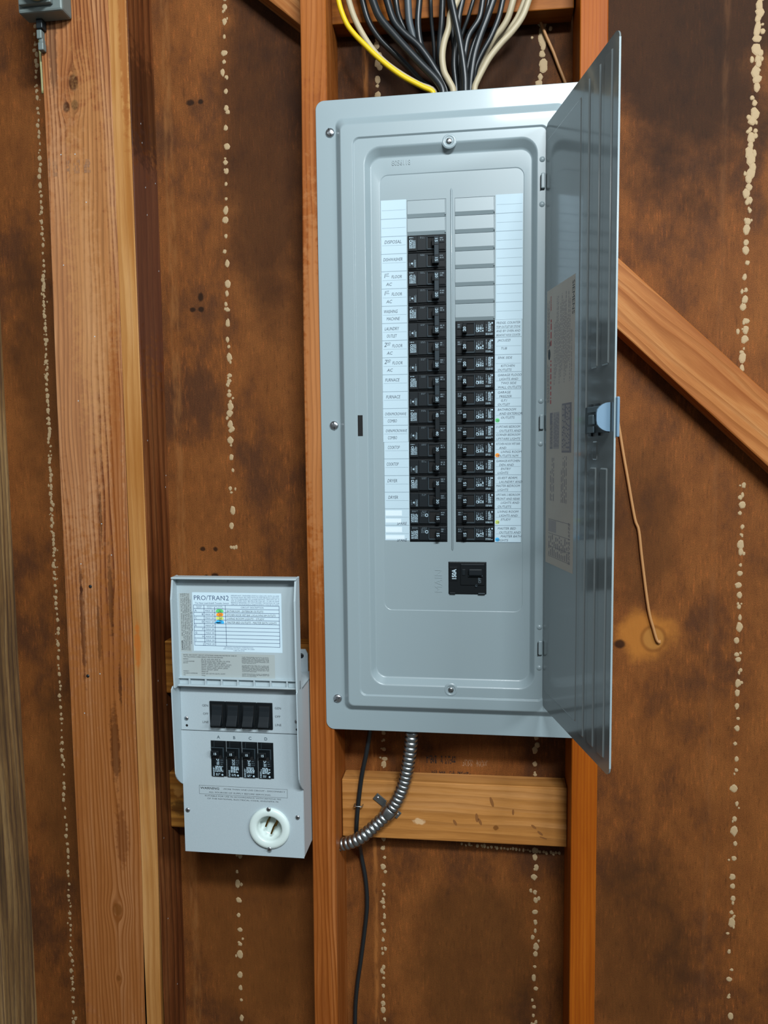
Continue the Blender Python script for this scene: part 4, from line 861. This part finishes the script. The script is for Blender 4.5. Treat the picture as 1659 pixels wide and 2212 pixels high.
# ================================================================== cables above the panel
CB = [
('Y',0.149,[(-0.02,0.45,31.99),(0.06,0.44,31.67),(0.24,0.43,31.01),(0.56,0.42,30.26),(0.99,0.41,29.68),(1.48,0.39,29.15),(2.46,0.38,28.17),(3.69,0.37,27.17),(4.89,0.36,26.46),(5.53,0.35,26.10)]),
('W',0.177,[(0.51,0.85,32.17),(0.59,0.86,31.86),(0.91,0.86,30.86),(1.41,0.87,29.86),(2.06,0.88,28.88),(2.82,0.88,28.10),(3.74,0.89,27.41),(4.69,0.89,26.82),(5.58,0.90,26.37)]),
('K',0.178,[(1.31,1.20,32.30),(1.35,1.27,32.03),(1.68,1.34,30.87),(2.33,1.41,29.84),(3.17,1.49,28.99),(3.98,1.56,28.18),(4.79,1.63,27.28),(5.31,1.70,26.81)]),
('K',0.218,[(1.95,0.75,31.99),(2.03,0.73,31.67),(2.45,0.71,30.65),(3.27,0.69,29.62),(4.07,0.66,28.69),(4.88,0.64,27.80),(5.68,0.62,26.96),(6.08,0.60,26.30)]),
('K',0.205,[(2.74,0.95,32.04),(2.84,0.96,31.73),(3.24,0.98,30.54),(3.83,0.99,29.81),(4.64,1.00,29.08),(5.26,1.01,28.26),(5.66,1.02,27.62),(6.06,1.04,27.00),(6.27,1.05,26.44)]),
('K',0.166,[(3.24,1.60,32.36),(3.28,1.73,32.13),(3.39,1.87,31.41),(3.62,2.01,30.86),(4.13,2.14,30.07),(4.75,2.27,29.21),(5.27,2.41,28.49),(5.81,2.55,27.58),(6.08,2.68,27.17)]),
('G',0.207,[(4.02,1.20,32.07),(4.03,1.34,31.84),(4.09,1.47,30.74),(4.27,1.61,30.02),(4.47,1.74,29.52),(5.03,1.88,28.57),(5.62,2.01,27.75),(6.06,2.15,26.98)]),
('K',0.177,[(4.74,1.40,32.12),(4.71,1.43,31.83),(4.61,1.46,30.69),(4.69,1.49,29.69),(4.92,1.51,28.92),(5.34,1.54,28.31),(5.87,1.57,27.39),(6.30,1.60,26.69)]),
('K',0.110,[(5.37,1.20,31.95),(5.36,1.53,31.83),(5.38,1.87,30.85),(5.47,2.20,29.83),(5.57,2.53,28.58),(5.88,2.87,27.72),(6.23,3.20,27.39)]),
('K',0.178,[(6.08,1.00,31.78),(6.08,1.14,31.55),(6.01,1.28,30.33),(5.92,1.42,29.61),(5.88,1.57,28.69),(6.08,1.71,27.70),(6.40,1.85,26.80)]),
('W',0.190,[(7.11,0.70,31.52),(6.89,0.71,31.11),(6.55,0.71,30.49),(6.44,0.72,29.74),(6.17,0.73,28.97),(6.06,0.73,28.19),(6.16,0.74,27.39),(6.42,0.74,26.86),(6.69,0.75,26.30)]),
('K',0.189,[(6.54,0.30,31.34),(6.62,0.33,31.05),(6.84,0.35,30.01),(7.06,0.38,28.98),(7.24,0.40,27.94),(7.37,0.42,26.90),(7.39,0.45,26.17)]),
('K',0.164,[(7.29,0.90,31.62),(7.23,0.95,31.35),(7.04,1.00,30.60),(6.96,1.05,29.89),(6.82,1.10,29.03),(6.73,1.15,27.91),(6.86,1.20,26.55)]),
('K',0.110,[(7.95,1.10,31.67),(7.85,1.25,31.46),(7.51,1.40,30.52),(7.24,1.55,29.93),(7.02,1.70,29.19),(6.95,1.85,27.97),(7.03,2.00,26.90)]),
('K',0.164,[(8.45,0.80,31.46),(8.40,0.83,31.18),(8.18,0.85,30.17),(7.57,0.88,29.29),(7.36,0.90,28.38),(7.22,0.92,27.50),(7.19,0.95,26.41)]),
('K',0.190,[(9.07,0.55,31.26),(8.98,0.60,31.00),(8.61,0.65,30.03),(8.24,0.70,29.15),(7.91,0.75,28.16),(7.73,0.80,27.05),(7.68,0.85,26.35)]),
('K',0.150,[(9.58,0.95,31.45),(9.53,1.01,31.18),(9.27,1.06,30.20),(8.82,1.12,29.22),(8.34,1.18,28.44),(8.01,1.24,27.77),(7.83,1.29,27.01),(7.78,1.35,26.63)]),
('K',0.124,[(8.85,1.40,31.77),(8.74,1.45,31.50),(8.47,1.50,30.39),(7.94,1.55,29.43),(7.61,1.60,28.45),(7.45,1.65,27.57),(7.44,1.70,26.73)]),
('W',0.192,[(10.21,1.15,31.51),(10.13,1.24,31.26),(9.85,1.34,30.40),(9.49,1.43,29.85),(9.05,1.52,29.41),(8.66,1.62,28.85),(8.47,1.71,28.52),(8.20,1.81,27.85),(7.90,1.90,26.92)]),
('W',0.177,[(11.08,0.40,31.00),(10.96,0.41,30.72),(10.60,0.41,29.84),(10.04,0.42,29.12),(9.39,0.42,28.49),(8.79,0.43,27.81),(8.42,0.44,27.23),(8.08,0.44,26.60),(7.92,0.45,26.19)]),
('W',0.123,[(10.88,1.40,31.59),(10.76,1.55,31.38),(10.34,1.70,30.53),(9.82,1.85,29.93),(9.23,2.00,29.46),(8.69,2.15,28.95),(8.31,2.30,28.21),(7.92,2.45,27.22)]),
('K',0.125,[(6.38,1.60,32.09),(6.42,1.76,31.87),(6.58,1.92,30.39),(6.70,2.08,29.07),(6.80,2.24,28.16),(6.88,2.40,27.09)]),
('T',0.094,[(11.61,3.30,31.63),(11.81,3.30,31.09),(12.11,3.30,30.30),(12.57,3.30,29.28),(12.91,3.30,28.40),(13.30,3.30,27.44),(13.55,3.30,26.70)]),
('T',0.094,[(16.18,3.36,8.86),(16.60,3.36,7.49),(17.01,3.36,5.18),(17.28,3.36,3.74),(17.76,3.36,1.15),(18.02,3.36,0.36),(18.25,3.36,-1.50),(18.68,3.36,-4.54),(19.02,3.36,-5.86),(19.22,3.36,-6.52),(19.38,3.36,-6.71)]),
]
LABS = ['thick yellow flat cable, leftmost of the bundle entering the panel top', 'cream cable running just inside the yellow one', 'black cable next right of the leftmost cream one, at frame top', 'thick black cable, second black from the left at frame top',
 'black cable, third black from the left at frame top', 'black cable, fourth black from the left at frame top', 'faded grey-black cable, widest of the left bunch', 'black cable right of the faded grey one, bending into it', 'thin straight black cable left of the middle of the bundle',
 'black cable dropping behind the upper end of the curved cream cable', 'cream cable curving left in the middle of the black ones', 'black cable in front of all others, crossing the curved cream cable', 'black cable tucked behind the front crossing one', 'thin shiny black cable slanting right of the bundle middle',
 'black cable, fourth black from the right at frame top', 'thick black cable, third visible black from the right', 'black cable, rightmost black beside the cream ones', 'thin black cable hidden between the two thick right-hand black ones', 'cream cable, left one of the three cream cables on the right', 'cream cable, outermost on the right of the bundle', 'thinner cream cable tucked inside the outermost right one', 'thin dark cable deep in the bundle behind the curved cream one']
for (c_, r_, pts), lab in zip(CB[:22], LABS):
    pts = pts[1:]; a, e = pts[0], pts[-1]; dx = (a[0] - pts[1][0]) / (a[2] - pts[1][2])
    p = [(a[0] + dx * 3.2, a[1], a[2] + 14), (a[0] + dx * 3.0, a[1], a[2] + 8), (a[0] + dx * 2.2, a[1], a[2] + 3.5), (a[0] + dx * 1.0, a[1], a[2] + 1.2)] + pts + [(e[0], e[1], 25.6), (e[0], e[1], 24.98)]
    m = MB(); m.tube(p, r_ * (1.04 if c_ in 'KG' else 1.0), 'cable' + c_, 12, 5); base = p[-1]
    o = m.build('power_cable', at=(base[0], base[1], base[2])); tag(o, lab, 'cable', 'cables entering the top of the panel')
for (c_, r_, pts), lab in zip(CB[22:], ('short length of tan bell wire beside the right stud above the panel', 'long tan bell wire hanging down the right bay to a wall knot')):
    p = list(pts)
    if lab.startswith('long'): p = [(15.25, 2.9, 12.2), (15.7, 3.2, 10.6)] + p + [(19.42, 3.5, -6.62)]
    m = MB(); m.tube(p, r_, 'cableT', 8, 5); o = m.build('bell_wire', at=p[-1]); tag(o, lab, 'wire')

# ================================================================== below the panel
cp = [(3.98, .9, -10.72), (3.95, .9, -12.1), (3.86, .95, -13.2), (3.64, 1.1, -14.6), (3.36, 1.25, -15.8), (2.92, 1.35, -16.9), (2.40, 1.4, -17.7), (1.64, 1.38, -18.5), (.72, 1.2, -19.3), (-.1, 1.25, -19.8), (-.84, 1.5, -20.15)]
m = MB(); P = spline([Vector(p) for p in cp], 12); NL = len(P)
cum = [0]
for a, b in zip(P, P[1:]): cum.append(cum[-1] + (b - a).length)
P2 = []; rads = []; Ltot = cum[-1]; ns = 430; j = 0
for i in range(ns + 1):
    s_ = Ltot * i / ns
    while j < NL - 2 and cum[j + 1] < s_: j += 1
    f = (s_ - cum[j]) / max(cum[j + 1] - cum[j], 1e-6); P2.append(P[j].lerp(P[j + 1], min(f, 1)))
    ph = (s_ / .335) % 1; rads.append(.345 + .085 * (1 - abs(2 * ph - 1) ** 2.6))
m.tube(P2, .4, 'galv', 18, 0, rad=lambda i, n: rads[i])
o = m.build('flexible_conduit', at=tuple(P2[-1])); tag(o, 'corrugated metal flexible conduit curving from under the panel into the left stud', 'conduit')
cond = P2
# strap
st = tag(empty('conduit_strap', 2.1, 1.98, -17.4), 'galvanised two-ear strap clamping the conduit to the pale block', 'strap'); K = dict(parent=st, rel=(2.1, 1.98, -17.4))
k0 = min(range(ns), key=lambda i: (cond[i] - Vector((2.35, 1.4, -17.7))).length); c0 = cond[k0]; tg = (cond[k0 + 4] - cond[k0 - 4]).normalized(); pp = Vector((tg.z, 0, -tg.x)).normalized()
if pp.x > 0: pp = -pp
m = MB(); vs = []; n = 16
for (t_, rr_) in ((-.28, .455), (-.25, .475), (.25, .475), (.28, .455)):
    for k in range(n + 1):
        a = math.pi * k / n + .0; q = c0 + tg * t_ + pp * rr_ * math.cos(a) + Vector((0, -1, 0)) * rr_ * math.sin(a); vs.append(tuple(q))
fs = [(i * (n + 1) + k, (i + 1) * (n + 1) + k, (i + 1) * (n + 1) + k + 1, i * (n + 1) + k + 1) for i in range(3) for k in range(n)]
m.add(vs, fs, 'galv', True)
for s_, L_ in ((1, 1.25), (-1, .78)):
    def xf(a, y_, b, s_=s_): q = c0 + pp * a * s_ + tg * b; return (q.x, y_, q.z)
    m.box(.45, L_, 1.90, 1.97, -.25, .25, 'galv', .02, xf=xf); m.box(.42, .50, c0.y, 1.95, -.25, .25, 'galv', .01, xf=xf)
m.build('strap_band', **K)
for s_, L_ in ((1, 1.02), (-1, .62)):
    q = c0 + pp * L_ * s_; m = MB(); screw(m, q.x, 1.9, q.z, .11, 'steel', .4, True); m.build('strap_screw', **K)
bp = [(1.35, 1.6, -10.9), (1.2, 1.75, -12.3), (.90, 1.8, -14.0), (.56, 1.82, -15.6), (.30, 1.82, -17.5), (.17, 1.84, -18.9), (.10, 2.2, -19.95), (.18, 3.0, -21.2), (.22, 3.33, -22.0), (.48, 3.34, -23.64), (.54, 3.34, -25.45), (.32, 3.34, -27.45), (.04, 3.34, -29.5), (-.25, 3.34, -31.5), (-.41, 3.34, -34), (-.4, 3.34, -40)]
m = MB(); m.tube(bp, .15, 'cableK', 12, 6); o = m.build('power_cable', at=(-.4, 3.34, -40)); tag(o, 'single black cable hanging below the panel behind the conduit', 'cable')
m = MB(); m.tube([(.06, 1.98, -17.57), (.06, 1.70, -17.57), (.16, 1.62, -17.57), (.42, 1.62, -17.58), (.56, 1.7, -17.6), (.60, 1.98, -17.6)], .04, 'galv', 8, 4); o = m.build('cable_staple', at=(.3, 1.98, -17.58)); tag(o, 'metal staple holding the lone black cable on the pale block', 'staple')

# ================================================================== old junction box, top left
jb = tag(empty('junction_box', -17.6, 0, 31.6), 'old grey metal junction box cut off by the top left corner', 'junction box'); K = dict(parent=jb, rel=(-17.6, 0, 31.6))
m = MB(); m.box(-19.0, -16.2, -1.15, -.02, 31.65, 36, 'oldmetal', .12); m.build('box_body', **K)
m = MB(); m.box(-18.8, -16.75, -1.45, -1.12, 31.95, 36, 'oldmetal', .08); m.build('box_cover', **K)
m = MB(); m.lathe(-18.1, -.5, 0, [(.001, 0)], 'oldmetal', 3); m = MB(); m.box(-18.3, -17.9, -.5, -.02, 31.1, 31.66, 'latch_dk', .05); m.build('cable_clamp', **K)
m = MB(); m.tube([(-18.75, -1.75, 36), (-18.6, -1.8, 33.9), (-18.1, -1.85, 32.5), (-17.5, -1.8, 32.1), (-17.0, -1.7, 32.25), (-16.85, -1.45, 32.5)], .19, 'oldwire', 10, 6); o = m.build('electrical_wire', at=(-16.85, -1.45, 32.5)); tag(o, 'pale yellow wire looping over the front of the corner junction box', 'wire')
m = MB(); m.box(-18.35, -18.02, -.42, -.02, 30.55, 31.08, 'oldmetal', .06); m.box(-18.25, -18.0, -.34, -.02, 30.35, 30.6, 'oldmetal', .04); m.box(-18.3, -17.95, -.40, -.02, 29.9, 30.36, 'oldmetal', .06); o = m.build('cable_clip', at=(-18.15, -.02, 29.9)); tag(o, 'small blue-grey cable clip on the post below the junction box', 'clip')
m = MB(); m.tube([(-18.55, .3, 36), (-18.56, .3, 32), (-18.60, .35, 30.5), (-18.62, .45, 29.0), (-18.64, .5, 27.8)], .09, 'oldwire', 8, 4); o = m.build('electrical_wire', at=(-18.6, .5, 27.6)); tag(o, 'pale wire running down the edge of the post below the junction box', 'wire')
